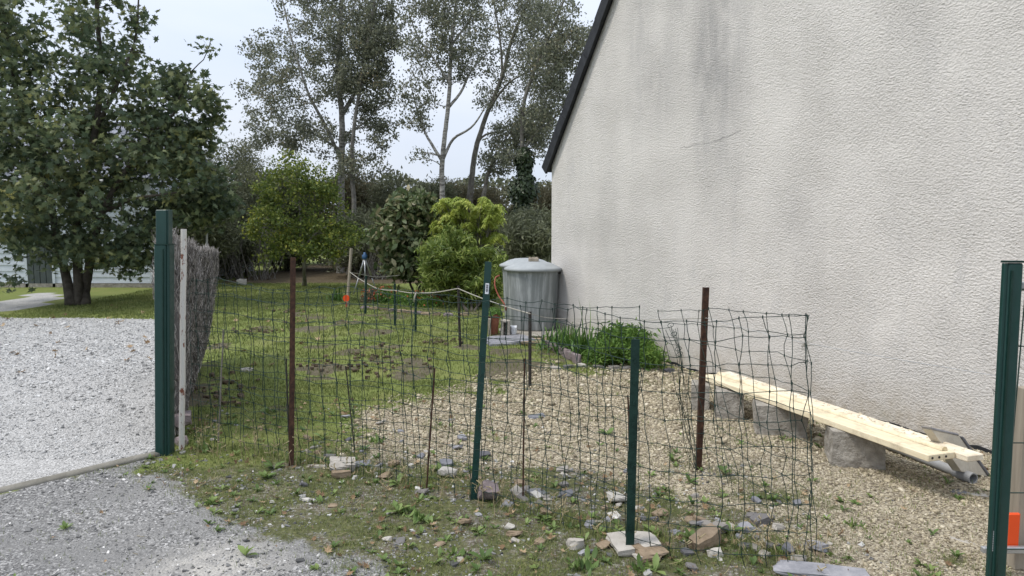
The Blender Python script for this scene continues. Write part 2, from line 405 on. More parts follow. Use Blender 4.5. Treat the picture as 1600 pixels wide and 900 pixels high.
# plaster: rough-cast render with grey weather streaks
WA = G(861, 515); WB = G(1587, 719)
wd = (WB - WA); wd[2] = 0; wd /= np.linalg.norm(wd)              # along the wall, towards the viewer
wn_ = A(-wd[1] * -1, 0, 0)
wnrm = A(wd[1], -wd[0], 0)                                         # outward normal (faces left)
if np.dot(wnrm, -WA) < 0: wnrm = -wnrm
UP = A(0, 0, 1)
WANG = math.atan2(wd[1], wd[0])
def wall_xy(px, py):                                              # distance along the wall and height of a pixel
    r = ray(px, py); o = A(0, 0, EYE)
    t = np.dot(WA - o, wnrm) / np.dot(r, wnrm); p = o + r * t
    return float(np.dot(p - WA, wd)), float(p[2])
def plaster():
    t = NT('roughcast_render')
    tc = t.n('ShaderNodeTexCoord').outputs['Object']              # object is rotated so x runs along the wall, z up
    sep = t.n('ShaderNodeSeparateXYZ', {0: tc}); X, Z = sep.outputs[0], sep.outputs[2]
    v = t.n('ShaderNodeMapping', {0: tc, 'Scale': (1, 1, 1.5)}).outputs[0]
    n1 = t.noise(v, 52, 4, .55, .8)
    n2 = t.noise(v, 120, 3, .6, .2)
    vr = t.n('ShaderNodeTexVoronoi', {'Vector': v, 'Scale': 50.0, 'Smoothness': .6}, feature='SMOOTH_F1').outputs['Distance']
    h = t.math('ADD', t.math('MULTIPLY', n1, 1.0), t.math('ADD', t.math('MULTIPLY', n2, .35), t.math('MULTIPLY', vr, -.55)))
    nrm = t.bump(t.math('MULTIPLY', h, t.ramp(t.noise(tc, 1.7, 4), [(.3, .5), (.7, 1.2)])), .0165, .95)
    base = t.ramp(t.noise(tc, 1.1, 5, .6), [(.3, (.578, .552, .518)), (.55, (.663, .634, .597)), (.75, (.712, .682, .643))])
    pit_tone = t.ramp(n1, [(.34, .38), (.5, 0.)])  # darker tone in the low spots of the relief
    c = t.mix(pit_tone, base, (.40, .385, .36))
    streakn = t.noise(t.n('ShaderNodeMapping', {0: tc, 'Scale': (3.2, 1, .9)}).outputs[0], 1.3, 8, .72, .3)
    total = None
    for (px, py0, py1, w, a) in ((1130, -120, 270, .50, 1.15), (1000, -60, 220, .36, .65), (1030, 60, 200, .34, .6), (1098, -20, 240, .26, .7), (1060, -60, 160, .4, .4),
                                 (950, 270, 420, .30, .35), (1130, 220, 360, .34, .35), (1240, 300, 400, .4, .35), (1440, 0, 90, .35, .35), (890, 120, 400, .25, .25)):
        s0, z0 = wall_xy(px, py0); s1, z1 = wall_xy(px, py1); sc = (s0 + s1) / 2
        dx = t.math('ABSOLUTE', t.math('SUBTRACT', X, sc))
        fx = t.math('SUBTRACT', 1.0, t.math('DIVIDE', dx, w), True)
        zc, hz = (z0 + z1) / 2, abs(z0 - z1) / 2 + .2
        fz = t.math('SUBTRACT', 1.0, t.math('POWER', t.math('DIVIDE', t.math('ABSOLUTE', t.math('SUBTRACT', Z, zc)), hz), 2.0), True)
        f = t.math('MULTIPLY', t.math('MULTIPLY', fx, fz), a)
        total = f if total is None else t.math('ADD', total, f)
    st = t.math('MULTIPLY', total, t.ramp(streakn, [(.3, .15), (.6, 1.)]), True)
    c = t.mix(t.math('MULTIPLY', st, .55), c, (.24, .235, .24))
    s2 = t.math('MULTIPLY', t.ramp(streakn, [(.5, 0.), (.8, .5)]), t.ramp(t.noise(tc, .55, 3), [(.4, 0.), (.65, 1.)]))
    c = t.mix(s2, c, (.40, .395, .40))
    low = t.math('MULTIPLY', t.math('SUBTRACT', 1.0, t.math('DIVIDE', Z, .42), True), t.ramp(t.noise(tc, 6, 7, .7), [(.35, .1), (.6, 1.)]))
    c = t.mix(low, c, (.42, .37, .30))
    for (p0, p1, wd_) in (((1062, 231), (1115, 222), .005), ((1115, 222), (1158, 205), .008)):      # hairline crack
        sa_, za_ = wall_xy(*p0); sb_, zb_ = wall_xy(*p1); sl = (zb_ - za_) / (sb_ - sa_)
        lz = t.math('ADD', t.math('MULTIPLY', t.math('SUBTRACT', X, sa_), sl), za_)
        lz = t.math('ADD', lz, t.math('MULTIPLY', t.math('SUBTRACT', t.noise(tc, 9, 3), .5), .06))
        on = t.math('MULTIPLY', t.math('LESS_THAN', t.math('ABSOLUTE', t.math('SUBTRACT', Z, lz)), wd_), t.math('MULTIPLY', t.math('GREATER_THAN', X, min(sa_, sb_)), t.math('LESS_THAN', X, max(sa_, sb_))))
        c = t.mix(t.math('MULTIPLY', on, .55), c, (.25, .24, .23))
    s0, z0 = wall_xy(888, 450)          # shade beside the water butt, painted into the wall colour
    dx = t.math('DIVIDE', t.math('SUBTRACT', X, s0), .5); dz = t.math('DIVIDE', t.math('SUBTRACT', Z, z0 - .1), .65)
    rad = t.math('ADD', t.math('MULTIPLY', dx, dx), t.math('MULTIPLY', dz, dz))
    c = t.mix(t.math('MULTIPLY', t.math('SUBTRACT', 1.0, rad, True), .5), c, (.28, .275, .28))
    return t.done(c, .92, nrm, spec=.15)
M['plaster'] = plaster()
M['cream'] = cream()

# ------------------------------------------------------------------ ground zones
def poly(*pp): return np.array([G(*p)[:2] for p in pp])
def sdist(x, y, pg):                      # signed distance, positive inside
    d = np.full(x.shape, 1e9); ins = np.zeros(x.shape, bool); n = len(pg)
    for i in range(n):
        a, b = pg[i], pg[(i + 1) % n]; e = b - a
        t = np.clip(((x - a[0]) * e[0] + (y - a[1]) * e[1]) / (e @ e + 1e-12), 0, 1)
        d = np.minimum(d, np.hypot(x - a[0] - t * e[0], y - a[1] - t * e[1]))
        c = ((a[1] > y) != (b[1] > y)) & (x < (b[0] - a[0]) * (y - a[1]) / (b[1] - a[1] + 1e-12) + a[0])
        ins ^= c
    return np.where(ins, d, -d)
KA, KB = G(250, 708), G(5, 766)            # edging between drive and lane
kd = (KB - KA) / np.linalg.norm(KB - KA)
KF = KA + kd * 9
DRIVE = np.array([KA[:2], KF[:2], [-14, 12.4], G(0, 497)[:2], G(130, 497)[:2], G(240, 499)[:2], G(296, 505)[:2], A(-2.45, 5.0)])
LANE = np.array([KA[:2], KF[:2], [-14, 0], [-14, -5], [8, -5], [4, 1.2], [1.2, 2.55], G(760, 935)[:2], G(640, 893)[:2], G(520, 852)[:2], G(400, 815)[:2], G(300, 775)[:2], G(225, 735)[:2]])
BEIGE = np.array([G(540, 652)[:2], G(640, 628)[:2], G(760, 600)[:2], G(870, 574)[:2], G(1030, 570)[:2], (WA + wd * 2.2 - wnrm * .3)[:2], (WA + wd * 9 - wnrm * .3)[:2],
                  [4.2, 1.0], [2.0, 2.2], G(1400, 905)[:2], G(1250, 845)[:2], G(1100, 790)[:2], G(900, 745)[:2], G(700, 712)[:2], G(560, 695)[:2]])
PATH = poly((0, 487), (60, 479), (95, 466), (88, 458), (60, 457), (40, 462), (20, 470), (-30, 476), (-60, 484))
def zones(x, y):
    n = (fbm(x, y, 1.6, 1) - .5) * .9 + (fbm(x, y, 7, 5) - .5) * .5
    ss = lambda d, w: np.clip(d / w * .5 + .5, 0, 1)
    lane = ss(sdist(x, y, LANE) + n * .45, .16)
    drive = ss(sdist(x, y, DRIVE) + n * .06, .05)
    beige = ss(sdist(x, y, BEIGE) + n * .9, .35) * (1 - .85 * np.clip((fbm(x, y, 2.3, 41) - .56) * 7, 0, 1) * np.clip(1.25 - sdist(x, y, BEIGE) / .8, 0, 1))
    path = ss(sdist(x, y, PATH) + n * .1, .08)
    drive = np.maximum(drive, path)
    # lawn: dense grass beyond the loose verge
    line = 4.9 + .1 * x + (fbm(x, y, .8, 3) - .5) * 1.6
    lawn = ss(y - line, 1.0)
    lawn = np.where(x < -3.0 - (y - 6) * .4, 1, lawn)
    bare = ss((fbm(x, y, 2.1, 11) - .585 + .06 * np.clip((6.4 - y) / 1.2, 0, 1)) * 4, .4) * ss(y - 5, .8) * ss(13.5 - y, 1.5)
    for (px, py, rx, ry) in ((600, 562, .55, .4), (520, 575, .5, .3), (690, 530, .4, .25), (400, 520, .7, .3), (455, 487, .7, .25), (325, 600, .35, .45), (640, 545, .4, .15), (450, 640, .3, .2)):
        g = G(px, py)
        bare = np.maximum(bare, np.clip(1.0 - ((x - g[0]) / rx) ** 2 - ((y - g[1]) / ry) ** 2 + n * 1.6 + (fbm(x, y, 12, 61) - .5) * 1.8, 0, 1) * .75)
    wood = ss(y - 19.4 + n, .6) * (x > -8.5)
    return lawn * (1 - lane), drive, lane, beige, bare * .8 * (x > -4), wood
def height(x, y):
    lawn, drive, lane, beige, bare, wood = zones(x, y)
    h = (fbm(x, y, .8, 21) - .5) * .035 + (fbm(x, y, 5, 23) - .5) * .016
    h = h * (1 - .75 * np.maximum(drive, lane)) + bare * (fbm(x, y, 9, 31) - .2) * .05
    near = np.clip((y - 1) / 1.0, 0, 1)
    return h * near * np.clip((60 - y) / 30, 0, 1)

def ground_material():
    t = NT('ground')
    v = t.coord()
    z1 = t.n('ShaderNodeSeparateColor', {0: t.attr('zone', 'Color')}); z2 = t.n('ShaderNodeSeparateColor', {0: t.attr('zone2', 'Color')})
    lawn, drive, lane = z1.outputs; beige, bare, wood = z2.outputs
    nz = t.noise(v, 9, 6, .7); nf = t.noise(v, 45, 4, .7)
    def sharp(w, k=.45, lo=.42, hi=.58):
        q = t.math('ADD', w, t.math('MULTIPLY', t.math('SUBTRACT', t.math('ADD', t.math('MULTIPLY', nz, .6), t.math('MULTIPLY', nf, .4)), .5), k * 2))
        return t.ramp(q, [(lo, 0.), (hi, 1.)])
    def stones(scale, stops):
        c = t.n('ShaderNodeSeparateColor', {0: t.voro(v, scale)}).outputs[0]
        return t.ramp(c, stops)
    soil = t.ramp(t.noise(v, 13, 6, .7), [(.3, (.06, .050, .036)), (.5, (.13, .108, .080)), (.7, (.25, .22, .175))])
    st = stones(75, [(.1, (.12, .112, .098)), (.5, (.24, .225, .20)), (.9, (.44, .42, .38))])
    soil = t.mix(t.ramp(nf, [(.50, 0.), (.56, .9)]), soil, st)
    moss = t.ramp(t.noise(v, 30, 5, .7), [(.3, (.045, .052, .020)), (.5, (.085, .095, .034)), (.7, (.17, .175, .065))])
    soil = t.mix(t.ramp(t.noise(v, 3.2, 6, .7), [(.40, 0.), (.52, .85)]), soil, moss)
    gr = t.ramp(t.noise(v, 60, 6, .75), [(.3, (.075, .10, .03)), (.5, (.15, .185, .052)), (.7, (.26, .29, .085))])
    gr2 = t.ramp(t.noise(v, 50, 6, .75), [(.3, (.12, .13, .045)), (.7, (.28, .28, .10))])
    gr = t.mix(t.ramp(t.noise(v, 1.3, 5, .65), [(.46, 0.), (.64, .75)]), gr, gr2)
    c = t.mix(sharp(lawn), soil, gr)
    dark = t.ramp(t.noise(v, 22, 6, .7), [(.3, (.055, .045, .033)), (.7, (.16, .135, .10))])
    c = t.mix(t.math('MULTIPLY', sharp(bare, .6), .92), c, dark)
    be = stones(85, [(.02, (.11, .09, .065)), (.3, (.24, .205, .15)), (.6, (.36, .31, .23)), (.9, (.50, .445, .34))])
    c = t.mix(sharp(beige, .5), c, be)
    la = stones(95, [(.02, (.07, .07, .07)), (.4, (.17, .168, .165)), (.8, (.29, .286, .28)), (.97, (.50, .49, .48))])
    la2 = t.ramp(t.noise(v, 120, 4, .7), [(.3, (.13, .128, .124)), (.7, (.29, .285, .278))])
    la = t.mix(t.ramp(t.noise(v, 2.0, 5, .6), [(.42, 0.), (.62, 1.)]), la, la2)
    la = t.mix(t.ramp(t.noise(v, .9, 4), [(.35, .0), (.7, .25)]), la, (.40, .385, .36))
    gp = G(330, 893); vv = t.n('ShaderNodeVectorMath', {0: v, 1: (gp[0], gp[1], 0)}, operation='DISTANCE').outputs['Value']
    pale = t.math('MULTIPLY', t.math('SUBTRACT', 1.0, t.math('DIVIDE', vv, .42), True), t.ramp(t.noise(v, 11, 6, .7), [(.35, .3), (.6, 1.6)]), True)
    la = t.mix(pale, la, (.44, .42, .385))
    c = t.mix(sharp(lane, .4), c, la)
    dr = stones(120, [(.02, (.20, .197, .19)), (.3, (.37, .363, .35)), (.7, (.50, .49, .475)), (.95, (.62, .61, .59))])
    dr = t.mix(t.ramp(t.noise(v, 1.2, 6, .65), [(.45, 0.), (.75, .45)]), dr, (.34, .335, .32))
    c = t.mix(sharp(drive, .15), c, dr)
    li = t.ramp(t.noise(v, 7, 6, .75), [(.3, (.045, .035, .022)), (.6, (.12, .095, .06)), (.75, (.09, .11, .04))])
    c = t.mix(sharp(wood, .5), c, li)
    peb = t.voro(v, 75, 'Distance')
    gm = t.math('MAXIMUM', t.math('MAXIMUM', lane, drive), beige)
    h = t.math('ADD', t.math('MULTIPLY', t.math('MULTIPLY', peb, gm), -.9), t.math('MULTIPLY', t.noise(v, 50, 6, .75), 1.0))
    return t.done(c, .95, t.bump(h, .012, .8), spec=.15)
M['ground'] = ground_material()

def ground_sheets():
    ys = np.concatenate([np.arange(-3, 2, .25), np.arange(2, 9, .055), np.arange(9, 22, .14), np.arange(22, 40.1, .9)])
    xs = np.concatenate([np.arange(-20, -8, .5), np.arange(-8, -3.2, .12), np.arange(-3.2, 4.6, .055), np.arange(4.6, 8, .3), np.arange(8, 20.1, 1.2)])
    X, Y = np.meshgrid(xs, ys, indexing='ij')
    lawn, drive, lane, beige, bare, wood = zones(X, Y)
    Z = height(X, Y)
    nx, ny = X.shape
    V = np.stack([X, Y, Z], -1).reshape(-1, 3)
    i = np.arange(nx - 1)[:, None] * ny; j = np.arange(ny - 1)[None, :]
    F = np.stack([i + j, i + ny + j, i + ny + j + 1, i + j + 1], -1).reshape(-1, 4)
    cls = np.zeros((nx - 1, ny - 1), int)
    c = lambda a: (a[:-1, :-1] + a[1:, 1:]) / 2
    cls[c(lawn) > .5] = 1; cls[c(beige) > .5] = 2; cls[c(lane) > .5] = 3; cls[c(drive) > .5] = 4; cls[(c(wood) > .5)] = 5
    cls = cls.reshape(-1)
    z1 = np.stack([lawn, drive, lane, np.ones_like(lawn)], -1).reshape(-1, 4)
    z2 = np.stack([beige, bare, wood, np.ones_like(lawn)], -1).reshape(-1, 4)
    names = ['grass_verge', 'lawn', 'gravel_yard', 'lane', 'gravel_drive', 'woodland_floor']
    for k, nm in enumerate(names):
        f = F[cls == k]
        if len(f) == 0: continue
        used, inv = np.unique(f.ravel(), return_inverse=True)
        mb = MB(); mb.add(V[used], inv.reshape(-1, 4))
        o = mb.build(nm, M['ground'], smooth=True)
        for an, dat in (('zone', z1), ('zone2', z2)):
            at = o.data.attributes.new(an, 'FLOAT_COLOR', 'POINT')
            at.data.foreach_set('color', dat[used].astype(np.float32).ravel())
        tag(o, kind='structure')
    mb = MB()
    mb.add([[-400, -300, -.12], [400, -300, -.12], [400, 600, -.12], [-400, 600, -.12]], [[0, 1, 2, 3]])
    t = NT('far_ground'); v = t.coord()
    m = t.done(t.ramp(t.noise(v, .4, 8, .7), [(.3, (.07, .09, .035)), (.7, (.13, .15, .06))]), .95)
    tag(mb.build('ground', m), kind='structure')
ground_sheets()
def hz(p): return float(height(np.array([p[0]]), np.array([p[1]]))[0])
def GS(px, py):
    g = G(px, py); g[2] = hz(g); return g

# ------------------------------------------------------------------ the rendered gable house on the right
def W(s, h, out=0.0): return WA + wd * s + wnrm * out + UP * h
def gable_house():
    width, eave, pitch, depth = 9.4, 2.46, math.radians(50.0), 9.0
    apex = eave + width / 2 * math.tan(pitch)
    root = empty('gable_house', WA, 'house with a pale roughcast gable wall, grey streaks and black sloping roof edge', 'house')
    base = WA.copy()
    # wall: local x along the wall, local z up; object rotated so the plaster's coordinates follow it
    def local(name, verts, faces, mat, smooth=False):
        me = bpy.data.meshes.new(name); me.from_pydata([tuple(v) for v in verts], [], faces); me.materials.append(mat)
        o = bpy.data.objects.new(name, me); o.parent = root; o.rotation_euler = (0, 0, WANG); col.objects.link(o)
        return o
    # local y: +y is to the left of wd; find the sign of outward
    ly = A(-wd[1], wd[0], 0); so = 1.0 if np.dot(ly, wnrm) > 0 else -1.0
    D = -so * depth
    v = [(0, 0, -.3), (width, 0, -.3), (width, 0, eave), (width / 2, 0, apex), (0, 0, eave),
         (0, D, -.3), (width, D, -.3), (width, D, eave), (width / 2, D, apex), (0, D, eave)]
    f = [(0, 1, 2, 3, 4), (5, 9, 8, 7, 6), (0, 4, 9, 5), (1, 6, 7, 2)]
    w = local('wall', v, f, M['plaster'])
    # roof slabs with slates, overhanging the gable
    th = .11; ov = .07
    for sgn in (0, 1):
        ca, sa = math.cos(pitch), math.sin(pitch)
        run = width / 2 / ca + .12
        def RP(a, y, n):      # a along slope from the eave, n normal offset
            x = -.12 * ca + a * ca - n * sa; z = eave - .12 * sa + a * sa + n * ca
            if sgn: x = width - x
            return (x, y, z)
        y0, y1 = so * ov, D - so * ov
        vv = [RP(0, y0, .003), RP(run, y0, .003), RP(run, y1, .003), RP(0, y1, .003), RP(0, y0, th), RP(run, y0, th), RP(run, y1, th), RP(0, y1, th)]
        rf = local('roof', vv, [tuple(q) for q in BOXF], M['verge_board'])
        # verge strip in short lengths, each slightly proud
        n = 16
        for k in range(n):
            a0, a1 = run * k / n, run * (k + 1) / n - .004
            p = .012 + .006 * (k % 2)
            vv = [RP(a0, y0 + so * p, -.035), RP(a1, y0 + so * p, -.035), RP(a1, y0 - so * .02, -.035), RP(a0, y0 - so * .02, -.035),
                  RP(a0, y0 + so * p, th + .02), RP(a1, y0 + so * p, th + .02), RP(a1, y0 - so * .02, th + .02), RP(a0, y0 - so * .02, th + .02)]
            local('verge_slate', vv, [tuple(q) for q in BOXF], M['verge_board'])
    # damp-proof strip along the foot of the wall
    mb = MB()
    pts = []
    for s in np.linspace(0.0, width, 60):
        pts.append((s, .02 + .012 * math.sin(s * 9) + .012 * math.sin(s * 23)))
    V, F = [], []
    for s, h in pts:
        V += [W(s, -.05, .012), W(s, h - .008, .012), W(s, h - .008, .002), ]
    for k in range(len(pts) - 1):
        a = 3 * k
        F += [[a, a + 3, a + 4, a + 1], [a + 1, a + 4, a + 5, a + 2]]
    mb.add(V, F); mb.build('damp_proof_strip', M['verge_board'], root)
    return root
gable_house()

# ------------------------------------------------------------------ white boarded house far left
def boarded_house():
    y = 18.2; x0, x1 = -17.0, -9.25; eave = 2.9
    root = empty('boarded_house', (x1, y, 0), 'low white weatherboarded house with grey slate roof behind the maple', 'house')
    mb = MB(); abox(mb, x0, x1, y + .02, y + 7, -.2, eave); mb.build('wall', M['siding'], root)
    mb = MB(); abox(mb, x0 - .02, x1 + .02, y - .06, y + .0, -.2, .10); mb.build('plinth', M['concrete'], root)
    bh = .155; k = 0; z = .11
    dx0, dx1 = P(45, 420, y)[0], P(83, 420, y)[0]
    bm = None
    while z < eave - .05:
        z1 = min(z + bh, eave)
        for (a, b) in (((x0, dx0 - .05), (dx1 + .05, x1)) if z < 2.1 else ((x0, x1),)):
            m = MB()
            V = [(a, y - .035, z), (b, y - .035, z), (b, y - .012, z1 + .01), (a, y - .012, z1 + .01), (a, y + .018, z), (b, y + .018, z), (b, y + .018, z1 + .01), (a, y + .018, z1 + .01)]
            m.add(V, [[0, 1, 2, 3], [0, 4, 5, 1], [1, 5, 6, 2], [0, 3, 7, 4], [3, 2, 6, 7]])
            m.build('board', M['siding'], root)
        z = z1
    d = MB(); abox(d, dx0, dx1, y - .03, y + .01, .02, 2.05); door = d.build('door', M['shutter'], root)
    for q in range(4):
        m = MB(); w = (dx1 - dx0) / 4; abox(m, dx0 + q * w + .01, dx0 + (q + 1) * w - .01, y - .05, y - .032, .06, 2.0); m.build('plank', M['shutter'], door)
    m = MB()
    for (a, b) in ((dx0 - .07, dx0 - .003), (dx1 + .003, dx1 + .07)): abox(m, a, b, y - .06, y + .017, .0, 2.12)
    abox(m, dx0 - .07, dx1 + .07, y - .062, y + .017, 2.123, 2.2)
    m.build('door_frame', M['siding'], root)
    m = MB(); abox(m, x1 - .11, x1 + .012, y - .055, y - .036, .1, eave); m.build('corner_board', M['siding'], root)
    # roof: rows of slates
    pit = math.radians(40); ln = 2.6; ca, sa = math.cos(pit), math.sin(pit)
    m = MB()
    c0 = A((x0 + x1) / 2, y - .3 + ln / 2 * ca, eave - .15 + ln / 2 * sa)
    add_box(m, c0, A((x1 - x0) / 2 + .25, 0, 0), A(0, ca, sa) * ln / 2, A(0, -sa, ca) * .04)
    c1 = A((x1 + x0) / 2, y - .3 + ln * ca + ln / 2 * ca, eave - .15 + ln / 2 * sa)
    add_box(m, c1, A((x1 - x0) / 2 + .25, 0, 0), A(0, ca, -sa) * ln / 2, A(0, sa, ca) * .04)
    rf = m.build('roof', M['far_roof'], root)
    m = MB(); nrm = A(0, -sa, ca)
    for r_ in range(int(ln / .2)):
        for q in range(int((x1 - x0 + .5) / .3)):
            cx = x0 - .25 + (q + .5 + .5 * (r_ % 2)) * .3
            c = A(cx, y - .3 + (r_ + .5) * .2 * ca, eave - .15 + (r_ + .5) * .2 * sa) + nrm * (.048 + .004)
            add_box(m, c, A(.146, 0, 0), (A(0, ca, sa) - nrm * .05) * .11, nrm * .004)
    tag(m.build('slates', M['far_roof'], rf), kind='stuff')
    # gutter
    m = MB(); add_tube(m, [(x0 - .2, y - .36, eave - .2), (x1 + .2, y - .36, eave - .2)], .05, 8); m.build('gutter', M['pvc'], root)
    return root
boarded_house()

# ------------------------------------------------------------------ trees and shrubs
QUAD_LEAF = (np.array([[0, -.5, 0], [.32, 0, .06], [0, .5, 0], [-.32, 0, .06]]), [[0, 1, 2], [0, 2, 3]])
BROAD_LEAF = (np.array([[0, -.5, 0], [.21, -.1, .05], [.16, .25, .04], [0, .5, -.04], [-.16, .25, .04], [-.21, -.1, .05]]), [[0, 1, 5], [1, 2, 4], [1, 4, 5], [2, 3, 4]])
LONG_LEAF = (np.array([[0, -.5, 0], [.14, 0, .05], [0, .5, -.06], [-.14, 0, .05]]), [[0, 1, 2], [0, 2, 3]])
def star_leaf():
    ang = [(-90, .12), (-50, .34), (-25, .20), (5, .55), (35, .27), (62, .48), (78, .30), (90, .62), (102, .30), (118, .48), (145, .27), (175, .55), (205, .20), (230, .34)]
    v = [[0, 0, 0]] + [[r * math.cos(math.radians(a)), r * math.sin(math.radians(a)), -.12 * r] for a, r in ang]
    return np.array(v), [[0, k, k % 14 + 1] for k in range(1, 15)]
MAPLE_LEAF = star_leaf()
def resample(pts, step=.15):
    pts = np.asarray(pts, float); out = [pts[0]]
    # Catmull-Rom
    q = np.vstack([2 * pts[0] - pts[1], pts, 2 * pts[-1] - pts[-2]])
    for i in range(1, len(q) - 2):
        L_ = np.linalg.norm(q[i + 1] - q[i]); n = max(1, int(L_ / step))
        for k in range(1, n + 1):
            t = k / n
            out.append(.5 * ((2 * q[i]) + (-q[i - 1] + q[i + 1]) * t + (2 * q[i - 1] - 5 * q[i] + 4 * q[i + 1] - q[i + 2]) * t * t + (-q[i - 1] + 3 * q[i] - 3 * q[i + 1] + q[i + 2]) * t ** 3))
    return np.array(out)
def sample_blobs(blobs, n, rg, shell=.0):
    w = np.array([b[1][0] * b[1][1] * b[1][2] * (b[2] if len(b) > 2 else 1) for b in blobs]); w = w ** .66; w = w / w.sum()
    k = rg.choice(len(blobs), n, p=w)
    d = rg.normal(size=(n, 3)); d /= np.linalg.norm(d, axis=1)[:, None]
    r = rg.random(n) ** (1 / 3); r = np.maximum(r, shell * rg.random(n))
    C = np.array([b[0] for b in blobs])[k]; S = np.array([b[1] for b in blobs])[k]
    return C + d * r[:, None] * S, k
def pblob(px, py, rx, ry, d, dd=None, dens=1.0):     # ellipsoid from its size in the picture at distance d
    c = P(px, py, d); k = d / FPX
    return (c, A(rx * k, dd if dd else (rx + ry) / 2 * k, ry * k), dens)
def plant_tree(name, label, cat, limbs, blobs, nattr, nleaf, leaf, lsize, mat, bark, group=None, seed=1, upward=.3, sig=.28, tip_r=.006,
               sides=6, bias=None, crown_name='crown', droop=0.0, lvl=1.5, min_twig=.05, thick=.02, updir=.5):
    rg = np.random.default_rng(seed); rr = random.Random(seed)
    base = np.asarray(limbs[0][0][0], float)
    root = empty(name, base, label, cat, group)
    nodes = []; nr = []
    mb = MB()
    trunks = []
    for pts, r0, r1 in limbs:
        mb = MB()
        p = resample(pts); n = len(p)
        wob = rg.normal(size=(n, 3)).cumsum(0) * .004; p = p + wob - wob * 0
        rad = r0 + (r1 - r0) * np.linspace(0, 1, n) ** .8
        if limbs[0][0] is pts: rad = rad * (1 + .5 * np.exp(-np.linspace(0, 1, n) * n * .15 / .25))
        add_tube(mb, p, rad, 10)
        nodes.append(p); nr.append(rad)
        mb.build('trunk' if limbs[0][0] is pts else 'limb', bark, root, smooth=True)
    nodes = np.concatenate(nodes); nr = np.concatenate(nr)
    at, _ = sample_blobs(blobs, nattr, rg, .6)
    d0 = np.min(np.linalg.norm(at[:, None] - nodes[None, ::4], axis=2), 1)
    at = at[np.argsort(d0)]
    cap = len(nodes) + nattr * 14
    N = np.zeros((cap, 3)); NR = np.zeros(cap); m = len(nodes); N[:m] = nodes; NR[:m] = nr
    tb = MB(); tips = []; tipdir = []
    for a in at:
        dv = a - N[:m]; dist = np.linalg.norm(dv, axis=1)
        cost = dist + lvl * np.maximum(0, N[:m, 2] - a[2] + .1) - .5 * np.minimum(NR[:m], .05)
        j = int(np.argmin(cost)); s = N[j]; ln = dist[j]
        if ln < min_twig: tips.append(a); tipdir.append(dv[j]); continue
        k = max(3, min(12, int(ln / .14)))
        t = np.linspace(0, 1, k)[:, None]
        mid = (s + a) / 2 + A(0, 0, upward * ln * .3) + rg.normal(size=3) * ln * .10
        p = (1 - t) ** 2 * s + 2 * t * (1 - t) * mid + t * t * a
        if droop: p[:, 2] -= droop * ln * t[:, 0] ** 2
        p[1:-1] += rg.normal(size=(k - 2, 3)) * ln * .018
        r0 = min(NR[j] * .6, .006 + thick * ln); rad = r0 + (tip_r - r0) * t[:, 0]
        rad = np.maximum(rad, tip_r * .6)
        add_tube(tb, p, rad, 4 if r0 < .03 else sides, cap=False)
        N[m:m + k] = p; NR[m:m + k] = rad; m += k
        for q in range(max(1, k // 3), k): tips.append(p[q]); tipdir.append(p[q] - s)
        tips.append(a); tips.append(a); tipdir += [a - s] * 2
    if tb.n: tag(tb.build('branches', bark, root, smooth=True), kind='stuff')
    tips = np.array(tips)
    k = rg.integers(0, len(tips), nleaf)
    pos = tips[k] + rg.normal(size=(nleaf, 3)) * sig * np.array([1, 1, .75])
    pos[:, 2] = np.maximum(pos[:, 2], .03)
    Nn = rg.normal(size=(nleaf, 3)); Nn[:, 2] = Nn[:, 2] * .6 + updir
    X, Y, Z = frames(Nn, rg)
    if droop or leaf is LONG_LEAF:
        pass
    s = lsize * rg.uniform(.6, 1.25, nleaf)[:, None]
    lb = MB(); stamp(lb, leaf[0], leaf[1], pos, X * s, Y * s, Z * s, np.clip(rg.random(nleaf), 0, 1))
    cr = lb.build(crown_name, mat, root)
    tag(cr, kind='stuff')
    return root

# big maple on the left
d = 14.0
B0 = G(118, 478)
maple_l = [
    ([B0 + A(-.06, 0, 0), P(103, 430, d), P(90, 380, d + .1), P(80, 320, d + .2), P(60, 250, d + .4), P(30, 160, d), P(10, 60, d), P(0, -60, d)], .09, .025),
    ([B0 + A(.03, .02, 0), P(122, 440, d), P(120, 380, d + .1), P(125, 300, d), P(150, 200, d), P(155, 100, d + .1), P(150, 0, d), P(150, -120, d)], .10, .025),
    ([B0 + A(.16, .05, 0), P(134, 450, d + .1), P(143, 395, d), P(160, 330, d - .2), P(200, 260, d - .3), P(250, 200, d - .3), P(290, 160, d)], .10, .02),
    ([P(150, 200, d), P(190, 120, d - .3), P(215, 60, d), P(220, 0, d)], .05, .015),
    ([P(125, 300, d), P(80, 240, d - .8), P(60, 190, d - 1.2)], .05, .015),
    ([P(160, 330, d - .2), P(210, 310, d - .6), P(280, 300, d - .6)], .05, .015),
    ([P(270, 175, d), P(300, 110, d), P(318, 92, d), P(329, 62, d)], .02, .006)]
